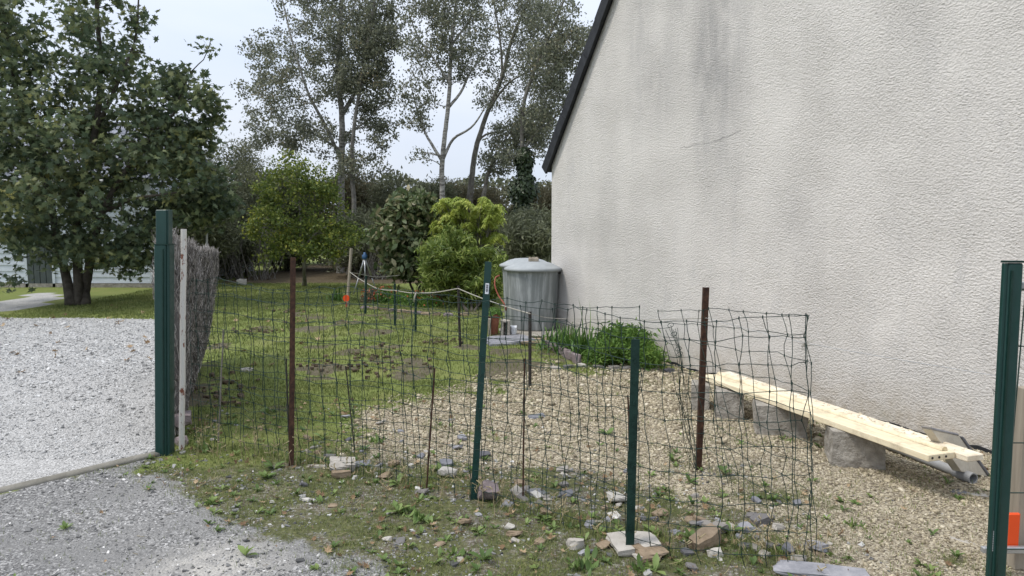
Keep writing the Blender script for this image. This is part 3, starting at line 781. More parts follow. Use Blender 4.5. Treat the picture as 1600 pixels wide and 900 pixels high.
maple_b = [pblob(15, 60, 48, 75, d, 1.2), pblob(145, 30, 62, 95, d, 1.2), pblob(-45, 20, 60, 110, d, 1.2), pblob(150, -90, 90, 70, d), pblob(105, 150, 110, 60, d, 1.5), pblob(215, 130, 70, 52, d, 1.2), pblob(285, 160, 48, 45, d, .9),
           pblob(60, 210, 90, 70, d, 1.9), pblob(190, 220, 110, 60, d, 1.9), pblob(270, 230, 55, 50, d, 1.2, 2), pblob(302, 285, 46, 42, d, 1.1, 2.5), pblob(318, 175, 22, 40, d, .6, 2), pblob(325, 330, 28, 28, d + .5, .6, 1.6), pblob(290, 330, 40, 34, d, .9, 1.5), pblob(50, 300, 90, 60, d - .3, 1.7), pblob(170, 300, 110, 55, d - .2, 1.8),
           pblob(195, 375, 75, 38, d, 1.3, 1.6), pblob(80, 380, 64, 30, d, 1.2, 1.3), pblob(225, 395, 35, 28, d, .8, 2), pblob(200, 415, 34, 14, d - .4, .7, .9), pblob(345, 320, 14, 30, d + .4, .4, 3), pblob(255, 345, 35, 30, d, .8), pblob(12, 442, 20, 8, d - .5, .5, .4), pblob(165, 408, 30, 14, d, .7, .6), pblob(-60, 250, 80, 150, d, 1.8),
           pblob(324, 80, 8, 14, d, .12, 4), pblob(280, 105, 12, 22, d, .2, 1.5), pblob(95, 405, 28, 12, d - .8, .5, .5), pblob(335, 165, 10, 14, d, .2, 2), pblob(222, 35, 18, 25, d, .4, .8)]
plant_tree('maple_tree', 'big dark green maple with several stems beside the gravel drive', 'tree', maple_l, maple_b, 1050, 26500, MAPLE_LEAF, .150, M['maple'], M['bark_dark'], seed=4, sig=.13, updir=.9, lvl=.6, tip_r=.005)

# poplars behind the garden
PG = 'pale-barked poplars behind the garden'
def L3(d, *pp): return [P(x, y, d + (z[0] if z else 0)) for x, y, *z in pp]
d = 24.0
plant_tree('poplar_tree', 'leftmost tall poplar with thick pale trunk and the densest crown', 'tree',
    [(L3(d, (532, 445), (532, 330), (533, 250), (534, 180), (528, 110), (532, 40), (536, -60), (540, -180)), .15, .04),
     (L3(d, (533, 250), (505, 190, -.5), (480, 140, -.8), (455, 60, -1), (440, 0, -1)), .07, .02),
     (L3(d, (534, 180), (560, 130, .4), (575, 60, .6), (590, 0, .6), (600, -80)), .08, .02),
     (L3(d, (533, 235), (500, 215, .6), (460, 195, .9), (420, 180, 1)), .05, .015),
     (L3(d, (533, 215), (570, 190, -.5), (600, 160, -.8)), .05, .015)],
    [pblob(430, 95, 42, 50, d, 1.3), pblob(400, 90, 22, 22, d, .8, .8), pblob(415, 150, 38, 38, d, 1.3), pblob(440, 210, 52, 32, d, 1.5), pblob(480, 130, 60, 60, d, 1.7), pblob(500, 40, 70, 70, d, 1.9), pblob(560, 60, 60, 70, d, 1.8),
     pblob(570, 140, 50, 45, d, 1.5), pblob(590, 185, 36, 35, d, 1.0), pblob(500, 215, 55, 30, d, 1.6), pblob(470, -20, 55, 60, d, 1.5), pblob(600, 10, 50, 60, d), pblob(540, -110, 100, 90, d, 1.8), pblob(410, 225, 26, 14, d, .7, .7), pblob(395, 195, 15, 18, d, .5, .8)],
    950, 40000, QUAD_LEAF, .090, M['poplar'], M['bark_pale'], PG, seed=21, sig=.125, tip_r=.010, updir=.3)
d = 23.0
plant_tree('poplar_tree', 'slim second poplar trunk curving up just right of the thick pale one', 'tree',
    [(L3(d, (545, 440), (552, 380), (553, 330), (550, 270), (551, 220), (560, 150), (575, 60), (590, -40)), .10, .03)],
    [pblob(570, 120, 40, 50, d, .8), pblob(590, 60, 40, 60, d, .8), pblob(560, 260, 50, 22, d, .8, .6), pblob(600, 215, 25, 25, d, .7)],
    200, 9000, QUAD_LEAF, .095, M['poplar'], M['bark_mid'], PG, seed=22, sig=.125, tip_r=.010, updir=.3)
d = 22.0
plant_tree('poplar_tree', 'poplar with a ringed white trunk forking in the middle of the sky gap', 'tree',
    [(L3(d, (692, 380), (692, 310), (691, 260), (695, 215), (702, 150), (705, 80), (712, 0), (716, -120)), .105, .03),
     (L3(d, (691, 252), (676, 228), (664, 205, .3), (652, 170, .6), (640, 120, .6)), .055, .012),
     (L3(d, (692, 250), (708, 218), (735, 200, -.4), (755, 172, -.6), (770, 140, -.6)), .055, .012),
     (L3(d, (701, 168), (720, 145), (735, 112), (760, 85, .4), (790, 70, .6)), .05, .012),
     (L3(d, (703, 130), (680, 95), (655, 60, .4), (640, 20)), .045, .012),
     (L3(d, (706, 70), (735, 30), (760, -20)), .04, .012)],
    [pblob(660, 60, 45, 55, d, 1.2), pblob(720, 40, 50, 55, d, 1.4), pblob(690, -20, 70, 50, d, 1.4), pblob(652, 150, 30, 32, d, .9, .8), pblob(740, 95, 40, 30, d, 1, .8), pblob(645, 185, 22, 20, d, .7, .7),
     pblob(700, 110, 35, 25, d, .8, .6), pblob(755, 155, 25, 20, d, .6, .4), pblob(660, 245, 20, 14, d, .5, .25), pblob(700, -120, 80, 60, d)],
    640, 18500, QUAD_LEAF, .085, M['poplar'], M['bark_pale'], PG, seed=23, sig=.12, tip_r=.009, updir=.3)
d = 25.0
plant_tree('poplar_tree', 'grey leaning poplar right of the forked white one, its stem bending right', 'tree',
    [(L3(d, (732, 330), (738, 270), (745, 225), (762, 175), (785, 120), (800, 60), (825, 0), (850, -80)), .12, .03),
     (L3(d, (762, 175), (795, 130, -.5), (840, 105, -.8), (875, 75, -1)), .05, .012),
     (L3(d, (785, 120), (780, 60), (770, 0), (765, -60)), .05, .012),
     (L3(d, (745, 225), (760, 210), (800, 200, .6), (830, 170, .8)), .045, .012)],
    [pblob(790, 30, 45, 50, d, 1.2), pblob(845, 50, 42, 45, d, 1.2), pblob(815, 110, 50, 35, d, 1.3, .7), pblob(865, 100, 30, 35, d, 1, .8), pblob(780, 150, 35, 30, d, 1, .45), pblob(830, -30, 60, 45, d, 1.2), pblob(850, 150, 30, 30, d, 1, .7)],
    560, 13500, QUAD_LEAF, .085, M['poplar'], M['bark_mid'], PG, seed=24, sig=.12, tip_r=.009, updir=.3)
d = 23.5
plant_tree('poplar_tree', 'crooked thin poplar arching right below the leaning one', 'tree',
    [(L3(d, (752, 330), (760, 280), (772, 250), (785, 240), (802, 228), (820, 200), (835, 170)), .085, .02),
     (L3(d, (772, 250), (790, 215), (812, 185, .4)), .035, .01)],
    [pblob(800, 215, 40, 28, d, .9, .7), pblob(835, 195, 30, 30, d, .8, .8), pblob(775, 255, 28, 18, d, .6, .5)],
    220, 8000, QUAD_LEAF, .085, M['poplar'], M['bark_mid'], PG, seed=25, sig=.12, tip_r=.009, updir=.3)
d = 21.5
plant_tree('ivy_clad_tree', 'rightmost tree, its trunk wrapped in dark ivy, sparse crown against the roof edge', 'tree',
    [(L3(d, (820, 400), (819, 330), (818, 270), (815, 220), (818, 160), (838, 100), (860, 50), (880, 0)), .11, .03),
     (L3(d, (817, 235), (840, 205), (870, 180), (890, 140)), .045, .012),
     (L3(d, (818, 255), (795, 235), (775, 225)), .04, .012),
     (L3(d, (838, 100), (870, 90), (905, 70)), .035, .012)],
    [pblob(850, 100, 40, 40, d, 1.1, .8), pblob(890, 80, 32, 35, d, 1, .9), pblob(910, 55, 18, 22, d, .6, .8), pblob(870, 150, 35, 35, d, 1, .7), pblob(835, 190, 35, 32, d, .9, .6), pblob(855, 230, 22, 25, d, .6, .5), pblob(860, 30, 45, 40, d, 1, .7), pblob(795, 245, 26, 18, d, .6, .4)],
    560, 12500, QUAD_LEAF, .085, M['poplar'], M['bark_mid'], seed=26, sig=.12, tip_r=.009, updir=.3)
tree = bpy.data.objects['ivy_clad_tree']
rg = np.random.default_rng(5); n = 5200
tt = rg.random(n); yy = 235 + tt * 135
wid = .10 + .07 * np.sin(tt * 17) + .13 * np.sin(np.clip(tt * 1.1, 0, 1) * 3.14) + .1 * tt
cc = np.array([P(818 + 2 * math.sin(a * 6), b, d) for a, b in zip(tt, yy)])
an = rg.random(n) * 6.283; pos = cc + np.stack([np.cos(an) * wid, np.sin(an) * wid, rg.normal(size=n) * .05], -1) * rg.uniform(.5, 1.5, n)[:, None]
Nn = np.stack([np.cos(an), np.sin(an), .4 + 0 * an], -1) + rg.normal(size=(n, 3)) * .4
X, Y, Z = frames(Nn, rg); mb = MB(); s = .1 * rg.uniform(.6, 1.3, n)[:, None]; stamp(mb, *QUAD_LEAF, pos, X * s * 1.4, Y * s, Z * s)
tag(mb.build('ivy', M['ivy'], tree), kind='stuff')

# small yellow-green tree on the lawn
d = 17.6
plant_tree('small_lawn_tree', 'small round yellow-green tree with bare thin trunk on the lawn', 'tree',
    [([G(476, 447), P(476, 420, d), P(475, 390, d), P(472, 350, d), P(468, 300, d), P(465, 260, d)], .055, .02),
     (L3(d, (475, 385), (500, 360, -.2), (530, 345, -.2)), .03, .01), (L3(d, (473, 370), (440, 345, .2), (415, 330)), .03, .01)],
    [pblob(450, 280, 45, 36, d, .8), pblob(440, 340, 48, 35, d, .8), pblob(490, 330, 48, 45, d, .9), pblob(530, 370, 34, 20, d, .6, 1.6), pblob(470, 375, 60, 22, d, .8), pblob(485, 280, 30, 30, d, .6), pblob(420, 315, 22, 22, d, .4), pblob(405, 300, 13, 12, d, .2, 2), pblob(552, 362, 14, 9, d, .2, 2), pblob(448, 246, 9, 14, d, .15, 3), pblob(512, 285, 12, 18, d, .2, 2), pblob(398, 360, 12, 16, d, .2, 2), pblob(435, 395, 28, 12, d, .4), pblob(500, 395, 35, 12, d, .5)],
    150, 12000, QUAD_LEAF, .080, M['yellow_green'], M['bark_mid'], seed=31, sig=.12, tip_r=.004)

# background scrub, each its own shrub
HG = 'dark scrubby shrubs in the belt behind the garden'
def scrub(name, label, px, base, top, rx, d, mat, seed, n=9000, ls=.11, nat=260, grp=HG, bark='bark_dark', dens=1.0):
    cy = (base + top) / 2; g = P(px, base, d); g[2] = 0
    ry = (base - top) / 2
    rg = np.random.default_rng(seed)
    limbs = []
    for q in range(6):
        a = rg.uniform(-1, 1)
        limbs.append(([g + A(a * .3, rg.uniform(-.2, .2), 0), P(px + a * rx * .4, base - ry * .6, d), P(px + a * rx * .75, base - ry * 1.35, d)], .035, .012))
    bl = []
    for q in range(13):
        a = rg.uniform(-.7, .7); b = rg.uniform(-.55, .72); b = max(b, -.8 + abs(a) * .5); f = rg.uniform(.25, .42)
        bl.append(pblob(px + a * rx, cy - b * ry * (1 - .25 * abs(a)), rx * f, ry * f * .9, d + rg.uniform(-.8, .8), 1.0))
    return plant_tree(name, label, 'shrub' if top > 250 else 'tree', limbs, bl, nat, int(n * 1.5), LONG_LEAF, ls * 1.35, M[mat], M[bark], grp, seed=seed, sig=.2, tip_r=.006)
scrub('scrub_tree', 'grey-green fine-leaved thicket between maple and small lawn tree', 345, 445, 202, 80, 22.8, 'hedge', 41, 24000, .085, 420)
scrub('scrub_tree', 'dark thicket behind the small lawn tree, left of the thick pale poplar', 440, 442, 250, 85, 25.5, 'hedge', 42, 18000, .11, 350)
scrub('evergreen_shrub', 'brownish scrub just behind the two left poplar trunks', 560, 440, 265, 75, 25.8, 'hedge_brown', 43, 17000, .11, 350)
scrub('evergreen_shrub', 'dark bushy scrub beneath the sky gap, left of the forked poplar', 640, 440, 272, 70, 25.0, 'hedge', 44, 17000, .11, 350)
scrub('evergreen_shrub', 'brown-green scrub behind the lime-leaved bush', 730, 440, 275, 75, 26.3, 'hedge_brown', 45, 17000, .11, 350)
scrub('evergreen_shrub', 'olive scrub showing between ivy-clad trunk and house corner', 850, 440, 285, 65, 26.0, 'hedge_brown', 46, 14000, .11, 300)
scrub('evergreen_shrub', 'dark leafy elder bush behind the water butt beside the house corner', 825, 450, 330, 55, 18.5, 'hedge', 47, 9000, .12, 260)
scrub('evergreen_shrub', 'low dark bush at the lawn edge right of the small lawn tree', 565, 440, 330, 45, 22.0, 'hedge', 48, 8000, .11, 200)
scrub('evergreen_shrub', 'dark bush with bare lower twigs right of the brushwood screen', 372, 444, 300, 60, 22.0, 'hedge', 49, 10000, .11, 300)
scrub('evergreen_shrub', 'hazel-like bush half hidden behind the maple and the screen', 315, 445, 280, 40, 19.5, 'hedge', 50, 9000, .11, 240)
# far wood that closes the view between the trunks
mb = MB(); rg = np.random.default_rng(9); n = 60000
px = rg.uniform(-60, 60, n); top = 2.9 + fbm(px, px * 0, .35, 8) * 1.3
pz = top * rg.random(n) ** .7; py_ = 29.5 + rg.normal(size=n) * .9
Nn = rg.normal(size=(n, 3)); Nn[:, 1] -= .6; Nn[:, 2] += .4; X, Y, Z = frames(Nn, rg); s = .20 * rg.uniform(.5, 1.2, n)[:, None]
px = px * .42 - 2
stamp(mb, *QUAD_LEAF, np.stack([px, py_, pz], -1), X * s, Y * s, Z * s)
tag(mb.build('far_wood', M['hedge']), 'dense dark far wood closing the view behind the shrubs and poplars', 'wood', kind='stuff')
# bare twigs at the foot of the thicket
for seed, (x, y, d, w, lab) in enumerate(((370, 432, 20.8, 55, 'tangle of bare grey twigs under the thicket near the screen'), (600, 432, 21.0, 40, 'tangle of bare grey twigs right of the slim poplar'))):
    rg = np.random.default_rng(60 + seed); mb = MB(); g = P(x, y, d); g[2] = 0
    for q in range(60):
        s = g + A(rg.uniform(-1, 1) * w * d / FPX, rg.uniform(-.4, .4), 0); e = s + A(rg.normal() * .6, rg.normal() * .3, rg.uniform(.7, 1.7))
        m_ = (s + e) / 2 + rg.normal(size=3) * .18
        t = np.linspace(0, 1, 6)[:, None]; p = (1 - t) ** 2 * s + 2 * t * (1 - t) * m_ + t * t * e
        add_tube(mb, p, np.linspace(.012, .004, 6), 4, cap=False)
    o = mb.build('twig_tangle', M['bark_mid'], loc=g); tag(o, lab, 'dead bush', kind='stuff')

# garden shrubs
d = 16.0
plant_tree('magnolia_shrub', 'upright magnolia with broad bronze-backed leaves left of the round bush', 'shrub',
    [([G(655, 462), P(655, 430, d), P(652, 380, d), P(650, 330, d)], .04, .015), ([G(660, 462), P(672, 420, d), P(680, 370, d)], .03, .01), ([G(650, 462), P(630, 420, d), P(610, 380, d)], .03, .01)],
    [pblob(640, 330, 38, 28, d, .6), pblob(620, 370, 38, 32, d, .7), pblob(665, 360, 32, 40, d, .7), pblob(635, 410, 42, 28, d, .6), pblob(600, 345, 16, 14, d, .3), pblob(672, 315, 16, 16, d, .3)],
    300, 5200, BROAD_LEAF, .20, M['magnolia'], M['bark_dark'], seed=51, sig=.1, tip_r=.005)
d = 14.2
def mound(name, label, cxp, cyp, rx, ry, d, leaf, ls, mat, n, seed, base_y, nat=260, sig=.09, dd=None):
    rg = np.random.default_rng(seed); bl = []
    for q in range(16):
        th = rg.uniform(0, 6.283); rr_ = math.sqrt(rg.random()) * .62; f = rg.uniform(.3, .45)
        bl.append(pblob(cxp + math.cos(th) * rr_ * rx, cyp + math.sin(th) * rr_ * ry, rx * f, ry * f, d + rg.uniform(-.5, .5) * rx * d / FPX, dd or rx * f * d / FPX))
    g = G(cxp, base_y)
    limbs = [([g + A(q * .05, 0, 0), P(cxp + q * rx * .3, cyp + ry * .4, d), P(cxp + q * rx * .6, cyp - ry * .1, d)], .03, .01) for q in (-1, 0, 1)]
    return plant_tree(name, label, 'shrub', limbs, bl, nat, n, leaf, ls, M[mat], M['bark_dark'], None, seed=seed, sig=sig, tip_r=.004)
mound('round_shrub', 'large round glossy green bush left of the water butts', 736, 418, 96, 88, d, LONG_LEAF, .14, 'rhodo', 26000, 52, 488, nat=260, dd=.7, sig=.075)
# lime-leaved shrub with drooping pinnate fronds
d = 15.6; g0 = G(740, 462)
root = empty('lime_shrub', g0, 'lime yellow bush of drooping feathery fronds behind the round bush', 'shrub')
mb = MB(); rg = np.random.default_rng(53)
tips = []
for q in range(95):
    e = P(rg.uniform(680, 785), rg.uniform(308, 372), d + rg.uniform(-.6, .6))
    if (e[0] - P(735, 330, d)[0]) ** 2 / .6 + (e[2] - P(735, 340, d)[2]) ** 2 / .3 > 1.5: continue
    m_ = (g0 + e) / 2 + A(rg.normal() * .15, rg.normal() * .1, .35)
    t = np.linspace(0, 1, 7)[:, None]; p = (1 - t) ** 2 * g0 + 2 * t * (1 - t) * m_ + t * t * e
    add_tube(mb, p, np.linspace(.014, .004, 7), 4, cap=False); tips.append(e)
tag(mb.build('branches', M['bark_mid'], root), kind='stuff')
mb = MB()
for e in tips:
    for q in range(rg.integers(4, 9)):
        a = rg.uniform(0, 6.283); ln = rg.uniform(.12, .27); out = A(math.cos(a), math.sin(a), 0)
        t = np.linspace(0.05, 1, 13)
        ax = e + out * (t * ln * .8)[:, None] + UP * (.12 * ln * t - ln * .75 * t ** 2)[:, None]
        side = A(-out[1], out[0], 0)
        for sg in (-1, 1):
            pos = ax + side * sg * .02 + rg.normal(size=(13, 3)) * .012
            X = np.repeat((side * sg * .075 + A(0, 0, -.05))[None], 13, 0) * rg.uniform(.6, 1.3, (13, 1)); Y = np.repeat((out * .028)[None], 13, 0); Z = np.repeat((UP * .03)[None], 13, 0)
            tv = np.array([[0, 0, 0], [.4, .5, .1], [1, 0, -.2], [.4, -.5, .1]])
            stamp(mb, tv, [[0, 1, 2], [0, 2, 3]], pos, X, Y, Z, np.clip(rg.random() + rg.normal(size=13) * .15, 0, 1))
tag(mb.build('fronds', M['lime'], root), kind='stuff')

def strap_plant(name, label, g, n, ln, w, mat, seed, spread=.8, cat='plant', lean=None):
    rg = np.random.default_rng(seed); mb = MB()
    for q in range(n):
        a = rg.uniform(0, 6.283); el = rg.uniform(.25, 1.0) ** .7; L_ = ln * rg.uniform(.6, 1.1)
        out = A(math.cos(a), math.sin(a), 0); t = np.linspace(0, 1, 6)
        b = g + A(rg.normal() * .05, rg.normal() * .05, 0) * spread
        c = b + out * (t * L_ * (1.05 - el) * 1.2)[:, None] + UP * (t * L_ * el * 1.25 - t ** 2.2 * L_ * .55)[:, None]
        side = A(-out[1], out[0], 0); ww = w * np.sin(np.clip(t * .8 + .2, 0, 1) * math.pi) ** .6 * (1 - t * .5)
        V = np.stack([c - side * ww[:, None] / 2, c + UP * .0 - UP * ww[:, None] * .15, c + side * ww[:, None] / 2], 1).reshape(-1, 3)
        F = [[3 * k + s_, 3 * k + s_ + 1, 3 * k + s_ + 4, 3 * k + s_ + 3] for k in range(5) for s_ in (0, 1)]
        mb.add(V, F, rg.random())
    root = empty(name, g, label, cat)
    tag(mb.build('leaves', M[mat], root), kind='stuff')
    return root
strap_plant('strap_leaf_plant', 'spiky tuft of narrow leaves at the lawn edge by the leaning stick', G(528, 470), 90, .42, .025, 'strap', 70, 1.5)
for q, (x, y, lab) in enumerate(((872, 545, 'strap-leaved clump nearest the water butt by the wall'), (893, 552, 'middle strap-leaved clump by the wall'), (915, 556, 'strap-leaved clump touching the leafy bed plant'))):
    strap_plant('agapanthus_clump', lab, G(x, y), 110, .52, .026, 'strap', 71 + q, 2.0)
mound('leafy_bed_plant', 'bright green leafy perennial spreading at the foot of the wall', 972, 540, 50, 27, 8.1, LONG_LEAF, .075, 'bright_shrub', 6500, 75, 566, nat=110, sig=.07, dd=.3)
mound('leafy_bed_plant', 'straggling green perennial at the right end of the bed by the wall', 1008, 556, 26, 15, 7.7, LONG_LEAF, .06, 'bright_shrub', 2200, 77, 570, nat=70, sig=.06, dd=.2)
mound('leafy_bed_plant', 'low green perennial with one white flower in front of strap leaves', 935, 552, 26, 14, 7.9, LONG_LEAF, .06, 'bright_shrub', 2800, 76, 566, nat=100, sig=.04, dd=.2)
# upright leaf spears against the wall
for q, (x0, y0, x1, y1, lab) in enumerate(((910, 540, 903, 462, 'left thin leaf spear standing against the wall'), (917, 540, 921, 470, 'right thin leaf spear standing against the wall'))):
    b = G(x0, y0); e = P(x1, y1, b[1] + .3); mb = MB(); t = np.linspace(0, 1, 6)[:, None]
    p = b + (e - b) * t + A(.03, 0, 0) * np.sin(t * 3.14); s = A(1, .2, 0) * .012
    ww = (1 - t * .95)
    V = np.stack([p - s * ww, p + s * ww], 1).reshape(-1, 3); mb.add(V, [[2 * k, 2 * k + 1, 2 * k + 3, 2 * k + 2] for k in range(5)])
    tag(mb.build('leaf_spear', M['strap'], loc=b), lab, 'leaf spear')
# white flower
mb = MB(); f = G(918, 548) + A(0, -.12, .12); n = 26; rg = np.random.default_rng(3)
Nn = rg.normal(size=(n, 3)) + A(0, -.6, .6); X, Y, Z = frames(Nn, rg); stamp(mb, *QUAD_LEAF, f + rg.normal(size=(n, 3)) * .012, X * .035, Y * .035, Z * .035)
mb2 = MB(); add_tube(mb2, [f - A(0, -.03, .14), f - A(0, 0, .06), f], .002, 4)
r_ = empty('white_flower', f - A(0, -.03, .14), 'single white bloom in front of the bed plants', 'flower')
mb.build('petals', M['white_flower'], r_); mb2.build('stem', M['strap'], r_)

# flower bed along the round bush
rg = np.random.default_rng(81)
def bed_plant(name, label, g, n, r_, h, mat, fl=None, nf=0, seed=0, ls=.05, leaf=LONG_LEAF, group=None):
    rg = np.random.default_rng(seed); root = empty(name, g, label, 'plant', group)
    mb = MB(); dd = rg.normal(size=(n, 3)); dd /= np.linalg.norm(dd, axis=1)[:, None]; dd[:, 2] = abs(dd[:, 2])
    pos = g + dd * rg.random(n)[:, None] ** .4 * A(r_, r_, h); X, Y, Z = frames(rg.normal(size=(n, 3)) + A(0, 0, .7), rg); s = ls * rg.uniform(.6, 1.3, n)[:, None]
    stamp(mb, *leaf, pos, X * s, Y * s, Z * s); tag(mb.build('leaves', M[mat], root), kind='stuff')
    if fl:
        mb = MB(); dd = rg.normal(size=(nf, 3)); dd /= np.linalg.norm(dd, axis=1)[:, None]; dd[:, 2] = abs(dd[:, 2]) * .8 + .3
        pos = g + dd * A(r_, r_, h); X, Y, Z = frames(rg.normal(size=(nf, 3)) + A(0, -.8, .5), rg)
        stamp(mb, *QUAD_LEAF, pos, X * .045, Y * .045, Z * .045); tag(mb.build('blooms', M[fl], root), kind='stuff')
    return root
BG = 'low plants of the flower bed'
for q, (x, y, r_, h, m, fl, nf, lab) in enumerate((
    (583, 472, .28, .30, 'hedge_brown', 'red_flower', 60, 'bronze and red flowering clump at the left of the bed'),
    (603, 474, .28, .32, 'strap', 'red_flower', 70, 'taller red-flowered clump, second in the bed'),
    (628, 476, .3, .26, 'bright_shrub', None, 0, 'green leafy clump below the magnolia'),
    (652, 478, .28, .28, 'strap', 'red_flower', 25, 'green clump with a few red blooms beside the second post'),
    (672, 480, .26, .22, 'bright_shrub', 'red_flower', 12, 'low green clump before the round bush'),
    (690, 474, .22, .34, 'hedge', 'white_flower', 55, 'white-flowered hydrangea head before the round bush'))):
    bed_plant('bed_plant', lab, G(x, y), 800, r_, h, m, fl, nf, 90 + q, .08, group=BG)
strap_plant('cordyline', 'thin spiky yellow-green cordyline sticking up in the flower bed', G(648, 470) + A(0, 0, .0), 40, .55, .022, 'yellow_green', 98)

# ------------------------------------------------------------------ stones as rounded, broken lumps
def rock_mesh(c, sx, sy, sz, seed, rot=0.0, tilt=(0, 0), cuts=7, sub=1):
    rg = np.random.default_rng(seed)
    # cube sphere subdivided, clipped by random planes
    n = 5; V = []; F = []
    idx = {}
    def vid(p):
        k = tuple(np.round(p, 5))
        if k not in idx: idx[k] = len(V); V.append(p)
        return idx[k]
    g = np.linspace(-1, 1, n)
    for ax in range(3):
        for s in (-1, 1):
            for i in range(n - 1):
                for j in range(n - 1):
                    q = []
                    for (a, b) in ((g[i], g[j]), (g[i + 1], g[j]), (g[i + 1], g[j + 1]), (g[i], g[j + 1])):
                        p = np.zeros(3); p[ax] = s; p[(ax + 1) % 3] = a; p[(ax + 2) % 3] = b; q.append(vid(p))
                    F.append(q if s > 0 else q[::-1])
    V = np.array(V)
    for k in range(cuts):
        nn = rg.normal(size=3); nn /= np.linalg.norm(nn); dd = rg.uniform(.85, 1.15)
        e = V @ nn - dd; V = V - np.maximum(e, 0)[:, None] * nn
    V += rg.normal(size=V.shape) * .03
    V *= A(sx, sy, sz) / 2
    a = rot; Rz = np.array([[math.cos(a), -math.sin(a), 0], [math.sin(a), math.cos(a), 0], [0, 0, 1]])
    tx, ty = tilt
    Rx = np.array([[1, 0, 0], [0, math.cos(tx), -math.sin(tx)], [0, math.sin(tx), math.cos(tx)]])
    Ry = np.array([[math.cos(ty), 0, math.sin(ty)], [0, 1, 0], [-math.sin(ty), 0, math.cos(ty)]])
    V = V @ (Rz @ Rx @ Ry).T
    V = V + np.asarray(c) - A(0, 0, V[:, 2].min())
    return V, F
def rock(name, label, cat, g, sx, sy, sz, mat, seed, rot=0., tilt=(0, 0), group=None, sink=.01, cuts=7):
    mb = MB(); g = np.asarray(g, float).copy()
    V, F = rock_mesh(g - A(0, 0, sink), sx, sy, sz, seed, rot, tilt, cuts); mb.add(V, F)
    o = mb.build(name, M[mat], loc=g); return tag(o, label, cat, group)
rock('flat_stone', 'wide pale flat stone at the foot of the short green post', 'stone', GS(990, 856), .22, .16, .05, 'pale_stone', 1, .25, (.12, -.05), cuts=4)
rock('brown_stone', 'brown stone wedged under the pale flat stone', 'stone', GS(1008, 868) + A(.02, 0.02, 0), .15, .14, .055, 'brown_stone', 2, .4, cuts=4)
rock('brown_block', 'brown squared block lying tilted right of the short green post', 'stone', GS(1102, 852), .17, .085, .07, 'brown_stone', 3, .55, (.1, -.18), cuts=3)
rock('slate_slab', 'long grey slate slab at the bottom edge under the mesh end', 'stone', GS(1280, 900), .40, .10, .035, 'slate', 4, -.22, (.05, .03), cuts=4)
rock('purple_slate', 'purplish slate lump at the foot of the leaning green post', 'stone', GS(762, 780), .10, .10, .095, 'purple_stone', 5, .3, (.5, .2), cuts=5)
rock('white_stone', 'left thin white stone right of the rusty stake', 'stone', GS(495, 729), .14, .05, .022, 'pale_stone', 6, -.1)
rock('white_stone', 'pointed white stone above the brown rubble right of the rusty stake', 'stone', GS(535, 736), .16, .10, .06, 'pale_stone', 7, .2, (.2, .1))
rock('brown_stone', 'small brown stone below the pointed white one', 'stone', GS(533, 746), .11, .06, .05, 'brown_stone', 8, .4)
rock('slate_stone', 'grey slate chip right of the pointed white stone', 'stone', GS(562, 728), .15, .09, .03, 'slate', 9, .4)
rock('corner_rock', 'upper dark rock stacked at the foot of the white pole', 'stone', G(275, 690) + A(0, .10, 0.09), .13, .16, .10, 'purple_stone', 10, .4)
rock('corner_rock', 'lower rock at the foot of the white pole', 'stone', G(278, 697) + A(0, .06, 0), .07, .10, .06, 'purple_stone', 11, .8)
rock('white_stone', 'pale pebble below the white pole at the kerb end', 'stone', GS(285, 706), .04, .035, .02, 'pale_stone', 12, .8)
rock('white_stone', 'pale flat pebble lying on the lawn behind the thin rod', 'stone', GS(386, 580), .13, .09, .045, 'pale_stone', 13, .2)
rock('slate_stone', 'grey slate by the second thin rod', 'stone', GS(838, 768), .10, .09, .02, 'slate', 14, .5)
rock('white_stone', 'angular white stone left of the pale flat stone', 'stone', GS(900, 855), .08, .06, .05, 'pale_stone', 15, .5)
rock('white_stone', 'round whitish stone just right of the brown squared block', 'stone', GS(1116, 866), .07, .05, .04, 'pale_stone', 16, .1)
rock('slate_stone', 'bluish slate chips behind the brown squared block', 'stone', GS(1166, 828), .09, .07, .04, 'slate', 17, .1)
rock('pale_chip', 'long pale chip standing up right of the bluish slate', 'stone', GS(1218, 826), .09, .03, .03, 'pale_stone', 18, .6, (0, .3))
rock('slate_stone', 'flat slate in the gravel behind the mesh', 'stone', GS(838, 654), .14, .11, .03, 'slate', 19, .3)
rock('slate_stone', 'blue-grey slate piece left under the pipe end', 'stone', GS(1495, 768), .09, .08, .012, 'slate', 20, .3)
rock('slate_stone', 'pale slate piece right of the blue-grey one', 'stone', GS(1522, 772), .13, .06, .012, 'pale_stone', 21, -.4)
rock('slate_stone', 'narrow pale slate piece on the open gravel near the right post', 'stone', GS(1503, 845), .11, .035, .012, 'pale_stone', 22, -.7)
rock('white_stone', 'squat white stone at the back edge of the lawn', 'stone', GS(378, 446), .26, .2, .18, 'pale_stone', 23, .2)
RG_ = 'rubble stones scattered in the weeds along the fence'
rg = np.random.default_rng(33); k = 0; tries = 0
